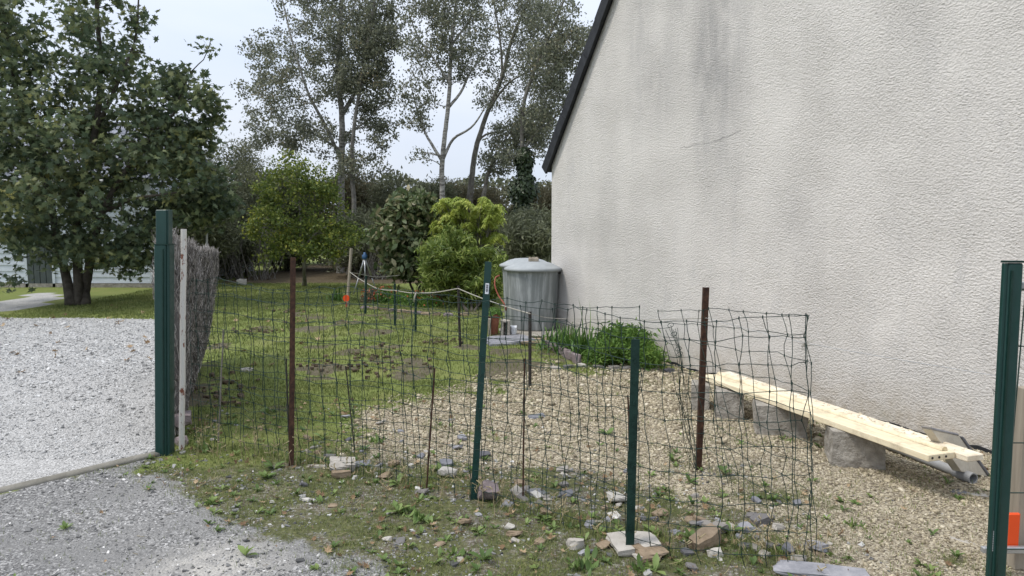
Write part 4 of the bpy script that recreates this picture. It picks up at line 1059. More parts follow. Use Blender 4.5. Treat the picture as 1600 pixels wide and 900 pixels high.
while k < 150 and tries < 4000:
    tries += 1
    x, y = rg.uniform(470, 1310), rg.uniform(640, 895)
    line = 700 + (x - 540) * .20
    if abs(y - line - 15) > rg.exponential(38) or y - line < -60: continue
    if rng.random() > 1: continue
    g = GS(x, y); s = rg.uniform(.02, .055) * (1 + .6 * (rg.random() < .15))
    mk, cw = (('rubble', 'grey-brown'), ('slate', 'slate-grey'), ('pale_stone', 'pale'), ('brown_stone', 'brown'))[int(rg.choice(4, p=[.4, .25, .15, .2]))]
    lm = min(((457, 725, 'the tall rusty stake'), (554, 702, 'the thin rod leaning left'), (666, 768, 'the leaning rusty rod'), (740, 780, 'the tall green post'), (818, 775, 'the upright rusty rod'), (900, 790, 'the middle of the mesh'),
              (984, 862, 'the short green post'), (1102, 852, 'the brown squared block'), (1200, 840, 'the end of the mesh'), (1280, 895, 'the long slate slab'), (1092, 736, 'the right rusty stake')), key=lambda q: abs(q[0] - x) + abs(q[1] - y))
    sw = 'larger' if s > .045 else ('small' if s > .032 else 'tiny')
    pw = ('left of ' if x < lm[0] - 12 else 'right of ' if x > lm[0] + 12 else '') + ('' if abs(x - lm[0]) > 12 else ('in front of ' if y > lm[1] else 'behind '))
    hw = ', nearer the camera' if y > lm[1] + 22 else (', farther back' if y < lm[1] - 22 else '')
    rock('rubble_stone', sw + ' ' + cw + ' stone ' + pw + lm[2] + hw, 'stone', g, s * rg.uniform(1, 1.6), s, s * rg.uniform(.3, .6), mk, 200 + k, rg.uniform(0, 6), (rg.normal() * .15, rg.normal() * .15), RG_, sink=.005)
    k += 1

# bed edging near the wall and by the flower bed
EG = 'stones edging the wall bed'
pts_ = [G(858, 545), G(872, 552), G(886, 560), G(900, 567)]
for q, g in enumerate(resample(pts_, .13)):
    rock('edging_stone', ('farthest', 'second', 'third', 'fourth', 'fifth', 'sixth', 'seventh', 'eighth', 'ninth')[q] + ' reddish slate on edge along the wall bed, counted from the butt', 'stone', g, .13, .05, .11, 'purple_stone', 300 + q, -.9 + rng.normal() * .1, (rng.normal() * .1, 0), EG, cuts=4)
pts_ = [G(868, 577), G(910, 573), G(960, 576), G(1000, 577), G(1045, 580)]
for q, g in enumerate(resample(pts_, .12)):
    rock('edging_stone', ('first', 'second', 'third', 'fourth', 'fifth', 'sixth', 'seventh', 'eighth', 'ninth', 'tenth', 'eleventh', 'twelfth')[q] + ' flat stone from the left in the row below the bright bed plant', 'stone', g, .12, .07, .04, 'rubble', 330 + q, rng.normal() * .4, (0, 0), 'flat stones below the wall bed')
pts_ = [G(570, 483), G(600, 486), G(640, 490), G(665, 493), G(700, 494), G(725, 494)]
for q, g in enumerate(resample(pts_, .2)):
    rock('edging_stone', ('leftmost', 'second', 'third', 'fourth', 'fifth', 'sixth', 'seventh', 'eighth', 'ninth', 'tenth', 'eleventh', 'twelfth', 'thirteenth')[q] + ' edging stone from the left before the flower bed', 'stone', g, .17, .08, .07, 'brown_stone' if q % 3 else 'purple_stone', 370 + q, rng.normal() * .2, (0, 0), 'stones edging the flower bed')
# slabs and blocks under the water butts
rock('foundation_slab', 'grey slab sticking out under the left of the water butts', 'slab', G(800, 538) + A(-.05, .15, 0), .62, .5, .07, 'slate', 401, .3, cuts=2)
rock('foundation_slab', 'brown slab in front of the water butt', 'slab', G(838, 539) + A(0, .1, 0), .42, .35, .06, 'brown_stone', 402, .1, cuts=3)
rock('foundation_slab', 'hidden grey slab carrying the front water butt', 'slab', G(834, 528) + A(0, .25, 0), .9, .8, .06, 'concrete', 403, .1, cuts=2)

# ------------------------------------------------------------------ water butts
def water_butt(label, c, r, h, extras):
    root = empty('water_butt', c, label, 'water butt', 'green-grey lidded water butts')
    mb = MB(); wob = lambda a: .006 * np.sin(a * 5 + 1)
    add_lathe(mb, c, [(0, .0), (r * .84, .0), (r * .86, .02), (r * .91, h * .45), (r * .94, h * .78), (r * .955, h * .9), (r * .985, h * .985), (r * 1.0, h), (r * .95, h), (r * .95, h - .05)], 48, wob=wob)
    mb.build('body', M['tank'], root, smooth=True)
    for q in range(10):
        pass
    mb = MB()
    add_lathe(mb, c, [(r * 1.0, h + .004), (r * 1.07, h - .01), (r * 1.08, h + .028), (r * 1.0, h + .045), (r * .93, h + .055), (r * .7, h + .10), (r * .45, h + .125), (0, h + .135)], 48)
    lid = mb.build('lid', M['tank_lid'], root, smooth=True)
    if extras:
        mb = MB(); add_box(mb, A(*c) + A(.005, -.05, h + .155), A(.075, 0, 0), A(0, .05, 0), A(0, 0, .028), .01)
        for q in range(3): add_box(mb, A(*c) + A(-.05 + q * .05, -.05, h + .187), A(.018, 0, 0), A(0, .04, 0), A(0, 0, .005), .003)
        tag(mb.build('lid_block', M['brown_stone'] if False else M['wood_grey'], lid), 'beige block handle')
        mb = MB(); add_box(mb, A(*c) + A(r * .93, -.12, h - .04), A(.03, 0, 0), A(0, .02, 0), A(0, 0, .012)); mb.build('clip', M['dark_steel'], root)
    return root
c1 = G(833, 524); c1[1] += .38; c1[2] = .055; c1[0] = (833 - 800) / FPX * (c1[1])
water_butt('front large grey-green plastic water butt with domed lid by the wall', c1, .40, .865, True)
c2 = c1 + A(-.11, .78, 0); c2[0] = (822 - 800) / FPX * c2[1]
water_butt('rear water butt peeping out to the left behind the front one', c2, .395, .875, False)
mb = MB(); hp = [P(781, 430, 10.2), P(775, 433, 10.2), P(773, 445, 10.15), P(779, 462, 10.1), P(788, 475, 10.0), P(791, 486, 10.0)]
add_tube(mb, resample(hp, .04), .011, 7); tag(mb.build('red_hose', M['hose'], loc=hp[0], smooth=True), 'red hose looping at the left side of the water butts', 'hose')
# pot with succulent, pillar and block on the left of the butts
g = G(771, 524)
root = empty('potted_plant', g, 'small terracotta pot with green succulent beside the water butts', 'potted plant')
mb = MB(); add_lathe(mb, g, [(0, 0), (.06, 0), (.085, .26), (.10, .27), (.10, .31), (.08, .31), (.08, .28), (0, .28)], 20); mb.build('pot', M['terracotta'], root, smooth=False)
mb = MB(); rg = np.random.default_rng(3); n = 260; dd = rg.normal(size=(n, 3)); dd /= np.linalg.norm(dd, axis=1)[:, None]; dd[:, 2] = abs(dd[:, 2])
X, Y, Z = frames(dd + rg.normal(size=(n, 3)) * .3, rg); stamp(mb, *QUAD_LEAF, g + A(0, 0, .3) + dd * A(.13, .13, .10), X * .05, Y * .05, Z * .05)
tag(mb.build('leaves', M['bright_shrub'], root), kind='stuff')
g = G(790, 529); mb = MB(); 
for q in (0, 1): add_box(mb, g + A(-.045 + .09 * q, .0, .12), A(.018, 0, 0), A(0, .1, 0), A(0, 0, .12), .005)
add_box(mb, g + A(0, 0, .252), A(.063, 0, 0), A(0, .1, 0), A(0, 0, .012), .004); add_box(mb, g + A(0, .05, .12), A(.026, 0, 0), A(0, .015, 0), A(0, 0, .115), .004)
tag(mb.build('hollow_block', M['concrete'], loc=g), 'grey hollow block standing between pot and water butt', 'concrete block')
mb = MB(); g = G(765, 526); add_box(mb, g + A(0, 0, .13), A(.02, 0, 0), A(0, .05, 0), A(0, 0, .13), .004)
tag(mb.build('upright_board', M['wood_grey'], loc=g), 'short pale board upright left of the succulent pot', 'board')
mb = MB(); V, F = rock_mesh(G(802, 527) - A(0, .02, 0), .10, .08, .16, 77); mb.add(V, F)
tag(mb.build('crumpled_sheet', M['label_white'], loc=G(802, 527)), 'crumpled white plastic lump against the water butt', 'plastic')

# ------------------------------------------------------------------ posts
def stake(name, label, cat, top, bot, w, mat, d=None, prof='round', parts=None, group=None, dy=0.0, sink=.05):
    b = GS(*bot); t = P(top[0], top[1], b[1] + dy)
    u = (t - b) / np.linalg.norm(t - b)
    b2 = b - u * sink
    mb = MB()
    if prof == 'round':
        p = np.array([b2 + (t - b2) * k for k in np.linspace(0, 1, 7)])
        p[1:-1] += np.random.default_rng(int(top[0])).normal(size=(5, 3)) * (w * .12 if w < .03 else .001)
        add_tube(mb, p, w / 2, 8)
    elif prof == 'angle':
        x = np.cross(u, A(0, 1, 0)); x /= np.linalg.norm(x); y = np.cross(x, u)
        c = (b2 + t) / 2; L_ = np.linalg.norm(t - b2) / 2
        add_box(mb, c, x * w / 2, y * .002, u * L_)
        add_box(mb, c + x * (w / 2 - .002) + y * (w * .4 + .0021), x * .002, y * w * .4, u * L_)
    elif prof == 'tee':
        x = np.cross(u, A(0, 1, 0)); x /= np.linalg.norm(x); y = np.cross(x, u)
        c = (b2 + t) / 2; L_ = np.linalg.norm(t - b2) / 2
        add_box(mb, c, x * w / 2, y * .003, u * L_)
        add_box(mb, c + y * (w * .4 + .0032), x * .003, y * w * .4, u * L_)
        for k in np.arange(.08, 2 * L_ - .05, .1):
            add_box(mb, b2 + u * k - y * .006, x * w * .13, y * .0028, u * .008)
    o = mb.build(name, M[mat], loc=b); tag(o, label, cat, group)
    return o, b, t, u
stake('rusty_stake', 'tall rusty angle-iron stake at the left of the mesh fence', 'stake', (458, 402), (455, 727), .034, 'rust', prof='angle')
stake('rusty_stake', 'rusty square stake before the planks, right of the short green post', 'stake', (1104, 449), (1092, 736), .035, 'rust', prof='angle')
root_b = GS(740, 780)
o, b, t, u = stake('green_post', 'tall leaning green steel post with white sticker mid-fence', 'post', (763, 409), (740, 780), .038, 'green_paint', prof='tee')
# sticker on the tall green post
c = P(761, 451, b[1] - .012); x = np.cross(u, A(0, 1, 0)); x /= np.linalg.norm(x); y = np.cross(x, u)
mb = MB(); add_box(mb, c, x * .010, y * .0008, u * .030); st_ = mb.build('sticker', M['label_white'], o)
mb = MB()
for q, (a_, w_) in enumerate(((.02, .006), (.013, .004), (.006, .006), (-.002, .005), (-.009, .006), (-.016, .004))): add_box(mb, c - y * .0015 + u * a_, x * w_, y * .0006, u * .0022)
mb.build('print', M['ink'], st_)
stake('green_post', 'short thick green post with bolts behind the pale flat stone', 'post', (993, 530), (984, 864), .040, 'green_dark', prof='tee')
stake('short_rod', 'short rusty rod leaning on the left side of the short green post', 'rod', (981, 618), (989, 792), .010, 'rust')
stake('thin_rod', 'thin brown rod nearest the white pole', 'rod', (349, 515), (341, 692), .011, 'bark_mid')
stake('thin_rod', 'thin dark rod directly left of the tall rusty stake', 'rod', (447, 560), (453, 724), .010, 'dark_steel')
stake('thin_rod', 'thin dark rod leaning left, first right of the tall rusty stake', 'rod', (540, 572), (554, 703), .009, 'dark_steel')
stake('thin_rod', 'thin rusty rod leaning right, midway between rusty stake and tall green post', 'rod', (679, 575), (666, 768), .010, 'rust')
stake('thin_rod', 'thin rusty rod right of the tall green post', 'rod', (820, 560), (817, 778), .010, 'rust')
RG2 = 'short posts carrying the rope round the lawn'
stake('rope_post', 'farthest green rope post, in front of the tripod', 'post', (572, 431), (571, 491), .04, 'green_dark', group=RG2)
stake('rope_post', 'second farthest rope post, left of the white rope knot', 'post', (617, 443), (617, 509), .035, 'green_dark', group=RG2)
stake('rope_post', 'green rope post with a knotted white rope end', 'post', (650, 456), (649, 520), .035, 'green_dark', group=RG2)
stake('rope_post', 'dark rope post at the high point of the rope, before the round bush', 'post', (716, 447), (719, 543), .035, 'dark_steel', group=RG2)
stake('rope_post', 'nearest dark rope post in front of the water butt', 'post', (828, 487), (828, 606), .032, 'dark_steel', group=RG2)
stake('pipe_post', 'thin grey pipe post just right of the nearest rope post', 'post', (849, 503), (850, 545), .025, 'pvc')
stake('leaning_stick', 'weathered pale stick leaning at the back of the lawn', 'stick', (549, 388), (542, 480), .055, 'wood_grey')
stake('far_pole', 'slim white-grey pole standing behind the brushwood screen top', 'pole', (323, 362), (322, 470), .05, 'alu')
# white chipped pole
o, b, t, u = stake('white_pole', 'chipped white metal pole beside the brushwood screen', 'pole', (287, 358), (284, 701), .040, 'white_chip', prof='round')
# orange disc on a peg
b = GS(541, 482); c = P(541, 466, b[1])
root = empty('orange_marker', b, 'round orange disc marker on a peg at the back of the lawn', 'marker')
mb = MB(); a_ = np.linspace(0, 2 * math.pi, 25)[:-1]
for dy in (0,):
    r_ = .063
    V = [c + A(math.cos(a) * r_, s, math.sin(a) * r_) for s in (-.012, .012) for a in a_] + [c + A(0, -.012, 0), c + A(0, .012, 0)]
    F3 = [[48, (k + 1) % 24, k] for k in range(24)] + [[49, 24 + k, 24 + (k + 1) % 24] for k in range(24)]; F4 = [[k, (k + 1) % 24, 24 + (k + 1) % 24, 24 + k] for k in range(24)]
    mb.add(V, F4); mb.F3.append(np.array(F3)); mb.r3.append(np.zeros(48)); mb.m3.append(np.zeros(48))
mb.build('disc', M['orange'], root)
mb = MB(); add_box(mb, (c + b) / 2 - A(0, 0, .03), A(.012, 0, 0), A(0, .006, 0), A(0, 0, .05)); mb.build('peg', M['orange'], root)
# tripod sprinkler
b = G(571, 462); hub = P(570, 402, b[1])
root = empty('tripod', b, 'silver tripod stand with blue head at the back of the lawn', 'tripod')
for q, (x, y, dd) in enumerate(((552, 461, .1), (571, 466, -.35), (590, 453, .35))):
    f = P(x, y, b[1] + dd); f[2] = .0; mb = MB()
    mid_ = hub + (f - hub) * .52
    add_tube(mb, [hub, mid_], .020, 8); add_tube(mb, [mid_, f], .014, 8); lg = mb.build('leg', M['alu'], root, smooth=True)
    mb = MB(); add_tube(mb, [mid_ + (hub - f) * .02, mid_ - (hub - f) * .02], .024, 8); mb.build('clamp', M['dark_steel'], lg)
mb = MB(); add_lathe(mb, hub, [(0, -.05), (.045, -.045), (.06, -.01), (.06, .05), (.03, .07), (.03, .11), (0, .115)], 20); mb.build('head', M['blue'], root, smooth=True)

# ropes
def rope(name, label, pts, r, mat, cat='rope', step=.05):
    mb = MB(); p = resample(pts, step); add_tube(mb, p, r, 6); tag(mb.build(name, M[mat], loc=pts[0], smooth=True), label, cat)
yb = lambda py: G(0, py)[1]
R1 = [P(545, 424, yb(480)), P(562, 436, 13.2), P(585, 449, 12.4), P(600, 453, 11.8), P(617, 454, yb(509) - .03), P(635, 457, 10.8), P(650, 458, yb(520) - .03), P(680, 457, 9.8), P(716, 451, yb(543) - .03)]
rope('garden_rope', 'old pale rope sagging from the leaning stick to the dark post', R1, .008, 'rope')
R2 = [P(716, 451, yb(543) - .03), P(745, 463, 8.3), P(790, 479, 7.4), P(828, 490, yb(606) - .03)]
rope('garden_rope', 'pale rope running tightly down in front of the water butts', R2, .007, 'rope')
R3 = [P(828, 490, yb(606) - .03), P(860, 497, 6.9), P(930, 499, 6.4), P(1000, 500, 5.7), P(1104, 497, G(0, 736)[1] - .02)]
rope('string_line', 'thin pale cord from the nearest rope post to the right rusty stake', R3, .0025, 'rope', 'cord')
R4 = [P(1104, 497, G(0, 736)[1] - .02), P(1180, 517, 4.2), P(1255, 535, 3.9), P(1400, 561, 3.45), P(1556, 587, 3.05)]
rope('string_line', 'thin grey cord from the right rusty stake to the right gate post', R4, .0014, 'alu', 'cord')
R5 = [P(550, 426, yb(480)), P(570, 430, 14.5), P(590, 433, 14.8), P(625, 430, 15.2)]
rope('garden_rope', 'short pale rope from the stick towards the magnolia', R5, .007, 'rope')
rope('rope_knot', 'knotted white rope end hanging on the green rope post', [P(650, 458, yb(520) - .04), P(648, 464, yb(520) - .05), P(647, 472, yb(520) - .05)], .014, 'rope', 'rope')
# frayed tuft on the cord
mb = MB(); c = P(1256, 538, 3.88); rg = np.random.default_rng(8)
for q in range(14): add_tube(mb, [c, c + rg.normal(size=3) * .010 + A(0, 0, -.01), c + rg.normal(size=3) * .022 + A(.01, 0, -.01)], .0018, 4)
tag(mb.build('cord_tuft', M['rope'], loc=c), 'frayed tuft knotted on the cord past the mesh end', 'knot')

# ------------------------------------------------------------------ gate posts
def big_post(label, bpx, tpx, w, step_py=None, lean=0.0, flange='right', full_d=None, dk=.45):
    b = GS(*bpx); t = P(tpx[0], tpx[1], b[1])
    root = empty('gate_post', b, label, 'post', 'dark green steel gate posts')
    x = A(1, 0, 0) if full_d is None else full_d; x = x / np.linalg.norm(x); y = A(-x[1], x[0], 0)
    u = (t - b) / np.linalg.norm(t - b); H = np.linalg.norm(t - b)
    hs = H
    if step_py is not None: hs = np.linalg.norm(P(tpx[0], step_py, b[1]) - b)
    s = 1 if flange == 'right' else -1
    mb = MB()
    c = b + u * (hs / 2 - .05)
    add_box(mb, c - x * s * w * .10, x * w * .40, y * w * dk, u * (hs / 2 + .05), .006)
    mb.build('shaft', M['green_paint'], root)
    mb = MB(); add_box(mb, c + x * s * w * .40, x * w * .10 * .96, y * w * dk * .8, u * (hs / 2 + .05), .003); mb.build('flange', M['green_paint'], root)
    mb = MB(); add_box(mb, c + x * s * w * .12 - y * (w * dk + .003), x * .004, y * .0029, u * (hs / 2 + .02)); mb.build('groove_strip', M['green_dark'], root)
    if step_py is not None:
        mb = MB(); c2_ = b + u * (hs + (H - hs) / 2)
        add_box(mb, c2_ - x * s * w * .05, x * w * .36, y * w * .38, u * ((H - hs) / 2), .004)
        add_box(mb, c2_ + x * s * w * .36, x * w * .045, y * w * .30, u * ((H - hs) / 2), .002)
        mb.build('extension', M['green_paint'], root)
        mb = MB(); add_box(mb, b + u * (hs + .002) , x * w * .5, y * w * .46, u * .003); mb.build('cap', M['green_dark'], root)
    else:
        mb = MB(); add_box(mb, b + u * (H + .006), x * w * .5, y * w * (dk + .02), u * .004); mb.build('cap', M['green_dark'], root)
    return root, b, u, H
big_post('left dark green gate post with narrower upper section', (258, 708), (257, 328), .100, 382, flange='right')
root, b, u, H = big_post('right dark green gate post at the edge of the photo', (1554, 925), (1582, 411), .078, None, flange='left', dk=.16)
# small stamped line on the right post and a wire hook
mb = MB(); c = P(1551, 860, b[1] - .045)
for q in range(9): add_box(mb, c + u * (q * .010), A(.0012, 0, 0), A(0, .0006, 0), u * .0035)
mb.build('stamped_mark', M['pvc'], root)
mb = MB(); c = P(1558, 615, b[1] - .02); add_tube(mb, [c, c + A(-.02, 0, .018), c + A(-.012, 0, -.004)], .0018, 5); mb.build('wire_hook', M['wire'], root)
# rigid mesh panel, timber and orange sheet right of the post
yp = b[1] + .12
root = empty('rigid_mesh_panel', (2.2, yp, 0), 'rigid green wire panel at the extreme right edge', 'fence panel')
for py in (452, 541, 692, 770, 858):
    z = P(1590, py, yp)[2]; mb = MB(); add_tube(mb, [(2.10, yp, z), (3.2, yp, z)], .003, 6); mb.build('horizontal_wire', M['wire'], root)
for k in range(6):
    x = 2.195 + k * .2; mb = MB(); add_tube(mb, [(x - .03, yp - .004, .05), (x, yp - .004, 1.32)], .003, 6); mb.build('vertical_wire', M['wire'], root)
mb = MB(); add_box(mb, A(2.45, yp + .02, P(1590, 862, yp)[2]), A(.36, 0, 0), A(0, .012, 0), A(0, 0, .014), .003); mb.build('rail', M['alu'], root)
mb = MB(); add_box(mb, A(2.45, yp + .02, P(1590, 448, yp)[2]), A(.33, 0, 0), A(0, .012, 0), A(0, 0, .02), .003); mb.build('rail', M['alu'], root)
mb = MB(); x0 = P(1587, 700, yp + .10)[0]; zt = P(1590, 605, yp + .1)[2]; add_box(mb, A(x0 + .05, yp + .10, zt / 2), A(.045, 0, 0), A(0, .03, 0), A(0, 0, zt / 2), .004)
tag(mb.build('timber_post', M['wood_grey'], loc=(x0 + .05, yp + .1, 0)), 'weathered timber upright at the extreme right edge', 'post')
c = P(1582, 830, yp + .05); mb = MB(); add_box(mb, c, A(.030, 0, 0), A(0, .008, 0), A(0, 0, .086), .012)
tag(mb.build('orange_sheet', M['orange'], loc=c), 'orange plastic sheet showing right of the right gate post', 'plastic sheet')

# ------------------------------------------------------------------ edging between drive and lane
mb = MB(); p = [KA + A(.02, 0, 0) + kd * s for s in np.arange(0, 5.4, .15)]
p = np.array([[a[0], a[1] + .006 * math.sin(k * 1.1), .012] for k, a in enumerate(p)])
rad = np.full(len(p), .033); rad[0] = .026; p[:, 2] -= np.linspace(0, 1, len(p)) ** 1.5 * .05 + .006
add_tube(mb, p, rad * 1.25, 12); mb.V = [v * A(1, 1, .55) for v in mb.V]; tag(mb.build('kerb', M['kerb'], smooth=True), kind='structure')
# timber end by the drive
g = GS(240, 556); mb = MB(); add_box(mb, g + A(.02, .22, .035), A(.05, .02, 0), A(-.08, .22, 0), A(0, 0, .045), .008)
tag(mb.build('timber_sleeper', M['wood_dark'], loc=g), 'dark timber end lying at the drive edge left of the gate post', 'timber')

# ------------------------------------------------------------------ brushwood screen
def brushwood():
    a0, a1 = A(-2.50, 5.08, 0), A(-3.70, 8.3, 0)
    e = a1 - a0; L_ = np.linalg.norm(e); e = e / L_; nrm = A(e[1], -e[0], 0)      # towards the garden (right)
    root = empty('brushwood_screen', a0, 'bulging grey brushwood screen behind the left gate post', 'screen')
    def S(s, h, side):
        f = s / L_
        top = 1.56 - .26 * f - .05 * math.sin(f * 3.1)
        z = h * top
        bul = .03 + .04 * math.sin(3.1 * min(1, h)) + .03 * math.sin(s * 5 + h * 3)
        lean = .15 * f * h ** .4 - .10 * f * (1 - h) ** 2
        near = max(0, 1 - s / 1.0)
        left = .03 + .11 * math.exp(-((h - .70) / .17) ** 2) * math.exp(-((s - .55) / .5) ** 2)
        off = lean + (bul if side > 0 else -left)
        # far end bends back at the foot
        s2 = s - .55 * f ** 3 * (1 - h) ** 2
        return a0 + e * s2 + nrm * off + UP * z
    mb = MB(); n, m = 22, 12
    for side in (1, -1):
        V = [S(L_ * i / n, j / m, side) - nrm * side * .02 for i in range(n + 1) for j in range(m + 1)]
        F = [[i * (m + 1) + j, (i + 1) * (m + 1) + j, (i + 1) * (m + 1) + j + 1, i * (m + 1) + j + 1] for i in range(n) for j in range(m)]
        mb.add(V, F, .2)
    for i in (0, n):
        V = [S(L_ * i / n, j / m, s_) - nrm * s_ * .02 for j in range(m + 1) for s_ in (1, -1)]
        mb.add(V, [[2 * j, 2 * j + 1, 2 * j + 3, 2 * j + 2] for j in range(m)], .2)
    V = [S(L_ * i / n, 1, s_) - nrm * s_ * .02 for i in range(n + 1) for s_ in (1, -1)]
    mb.add(V, [[2 * j, 2 * j + 1, 2 * j + 3, 2 * j + 2] for j in range(n)], .2)
    mb.build('matting', M['twig'], root)
    rg = np.random.default_rng(17); mb = MB()
    for q in range(14000):
        side = 1 if q % 10 < 7 else -1
        s = rg.random() * L_; 
        if q % 12 == 0: s = (0 if rg.random() < .5 else L_) + rg.normal() * .01; s = min(max(s, 0), L_)
        h = rg.random() ** .9 * .98
        b = S(s, h, side); b = b + nrm * side * rg.uniform(-.01, .015)
        if q % 12 == 0: b = b - nrm * rg.uniform(0, .12) * side
        ln = rg.uniform(.06, .16) * (1 if h < .9 else .45); dv = UP * 1.0 + e * rg.normal() * .55 + nrm * side * rg.uniform(-.12, .10); dv /= np.linalg.norm(dv)
        m_ = b + dv * ln * .5 + rg.normal(size=3) * .01; t = b + dv * ln + rg.normal(size=3) * .015
        add_tube(mb, [b, m_, t], [.0032, .0026, .0012], 3, cap=False, rnd=rg.random())
    tag(mb.build('twigs', M['twig'], root), kind='stuff')
    for h in (.25, .5, .75):
        mb = MB(); add_tube(mb, [S(L_ * k / 14, h, 1) + nrm * .012 for k in range(15)], .0018, 4); mb.build('binding_wire', M['dark_steel'], root)
brushwood()

# ------------------------------------------------------------------ wire mesh fences
def mesh_fence(label, path, spacing, hts, seed, tops, amp=.010, lean=(0, 0), parts=True, squeeze=None, kink=.006):
    rg = np.random.default_rng(seed)
    p = resample([A(a[0], a[1], 0) for a in path], .03)
    seg = np.linalg.norm(np.diff(p, axis=0), axis=1); cs = np.concatenate([[0], np.cumsum(seg)]); T = cs[-1]
    n = int(T / spacing); m = len(hts)
    ss = np.linspace(0, T, n + 1) + rg.normal(size=n + 1) * spacing * .10; ss = np.clip(ss, 0, T)
    drift = rg.normal(size=(n + 1, m)).cumsum(1) * kink
    drift = (drift + np.roll(drift, 1, 0) * .5) * .7
    sway = rg.normal(size=(n + 1, m)) * amp
    rowdrift = np.array([np.convolve(rg.normal(size=n + 9), np.ones(8) / 8, 'valid')[:n + 1] for _ in range(m)]).T * .035
    ND = np.zeros((n + 1, m, 3))
    for i in range(n + 1):
        f = ss[i] / T
        for j, h in enumerate(hts):
            s = min(max(ss[i] + drift[i, j] + .6 * rowdrift[i, j], 0), T)
            x = np.interp(s, cs, p[:, 0]); y = np.interp(s, cs, p[:, 1])
            k = h / hts[-1]
            z = h * tops(f) / hts[-1] + (rg.normal() * .005 + rowdrift[i, j] * .35) * (h > 0)
            ND[i, j] = (x + k * (lean[0] * f if lean[1] == 1 else lean[0] - lean[1] * f) + rg.normal() * .002, y + sway[i, j] + .012 * math.sin(9 * f + j), z)
        ND[i, 0, 2] = hz(ND[i, 0]) - .02
    root = empty('wire_mesh_fence', ND[0, 0], label, 'wire fence')
    def wavy(q, extra):
        out = [q[0]]
        for a, b in zip(q[:-1], q[1:]):
            out.append((a + b) / 2 + rg.normal(size=3) * extra); out.append(b)
        return resample(out, .035)
    for i in range(n + 1):
        mb = MB(); q = ND[i]; add_tube(mb, wavy(q, .0035), (.0019), 4, cap=False); mb.build('vertical_wire', M['wire'], root, smooth=True)
    for j in range(m):
        if hts[j] == 0: continue
        mb = MB(); add_tube(mb, wavy(ND[:, j], .005), .0017, 4, cap=False)
        for i in range(n + 1):         # the knots at the crossings
            c = ND[i, j]; add_tube(mb, [c + A(0, 0, -.007), c + A(0, 0, .007)], .0032, 4, cap=False)
        mb.build('horizontal_wire', M['wire'], root, smooth=True)
    return root
hts = [0, .07, .19, .31, .44, .57, .70, .83, .96, 1.08, 1.17]
gxy = lambda x, y: G(x, y)[:2]
mesh_fence('front wire mesh fence on green posts from the white pole to its free right end',
    [gxy(303, 690), gxy(380, 706), gxy(455, 722), gxy(600, 750), gxy(738, 780), gxy(860, 815), gxy(984, 858), gxy(1080, 880), gxy(1180, 890), gxy(1272, 890)], .105, hts, 101, lambda f: 1.165 + .02 * math.sin(f * 21) - .03 * f, lean=(-.07, 1))
mesh_fence('second wire mesh layer doubled up just behind the front one',
    [gxy(312, 672), gxy(400, 695), gxy(500, 712), gxy(640, 738), gxy(760, 762), gxy(880, 795), gxy(1000, 835)], .125, hts[:1] + hts[2:], 102, lambda f: 1.13 + .02 * math.sin(f * 13 + 1), amp=.02, kink=.011)
e_ = gxy(1272, 890)
mesh_fence('loose mesh end folded back from the free end towards the right rusty stake',
    [e_ + A(.0, .01), e_ + A(.06, .12), e_ + A(.03, .35), e_ + A(-.08, .72), gxy(1130, 752), gxy(1088, 742)], .13, hts[:1] + hts[2:], 103, lambda f: 1.15 - .10 * f, amp=.02, kink=.010, lean=(-.07, .2))
# bunched, knotted wires at the folded end
mb = MB(); rg = np.random.default_rng(44)
for q in range(7):
    pp = [P(1050 + rg.normal() * 6, 512 + rg.normal() * 4, 4.25), P(1062 + rg.normal() * 5, 560, 4.25), P(1066 + rg.normal() * 6, 620, 4.3), P(1074 + rg.normal() * 7, 690, 4.35), P(1084 + rg.normal() * 9, 745, 4.4)]
    add_tube(mb, resample(pp, .05), .0016, 4, cap=False)
for (x, y) in ((1048, 508), (1053, 522), (1060, 545), (1062, 553)):
    c = P(x, y, 4.22); a = np.linspace(0, 6.283, 14); add_tube(mb, np.stack([c[0] + .018 * np.cos(a), c[1] + .01 * np.sin(a), c[2] + .012 * np.sin(a + .5)], -1), .002, 4, cap=False)
for (x0, y0, x1, y1) in ((1000, 510, 1046, 512), (1035, 530, 1062, 540), (1040, 555, 1068, 556)):
    add_tube(mb, resample([P(x0, y0, 4.2), P((x0 + x1) / 2, (y0 + y1) / 2 + 3, 4.2), P(x1, y1, 4.22)], .05), .0016, 4, cap=False)
tag(mb.build('wire_bundle', M['wire'], loc=G(1084, 742)), 'twisted bundle of mesh wires left of the right rusty stake', 'wire bundle')

# ------------------------------------------------------------------ boards on blocks by the wall
HB = .235
ta = P(1096, 590, 6.9); 
fa = G(1097, 593, HB); fb = G(1450, 722, HB)          # front lower edge of the cream board
bd = fb - fa; LB = np.linalg.norm(bd); bd /= LB; bn = A(-bd[1], bd[0], 0)
if np.dot(bn, wnrm) > 0: bn = -bn                       # towards the wall
BW = .20
root = empty('cream_board', G(1150, 640), 'long cream painted board with a half-round ridge resting on rubble blocks', 'board')
mb = MB(); add_box(mb, fa + bd * LB / 2 + bn * BW / 2 + UP * .02, bd * LB / 2, bn * BW / 2, UP * .02, .004); mb.build('board', M['cream'], root)
mb = MB()
n = 30; a_ = np.linspace(0, math.pi, 9)
V = []
for k in range(n + 1):
    c = fa + bd * (.02 + (LB - .05) * k / n) + bn * (BW - .045) + UP * .042
    for a in a_: V.append(c - bn * math.cos(a) * .022 + UP * math.sin(a) * .022 * (1 + .05 * math.sin(k * 1.9)))
F = [[9 * k + j, 9 * (k + 1) + j, 9 * (k + 1) + j + 1, 9 * k + j + 1] for k in range(n) for j in range(8)]
mb.add(V, F); 
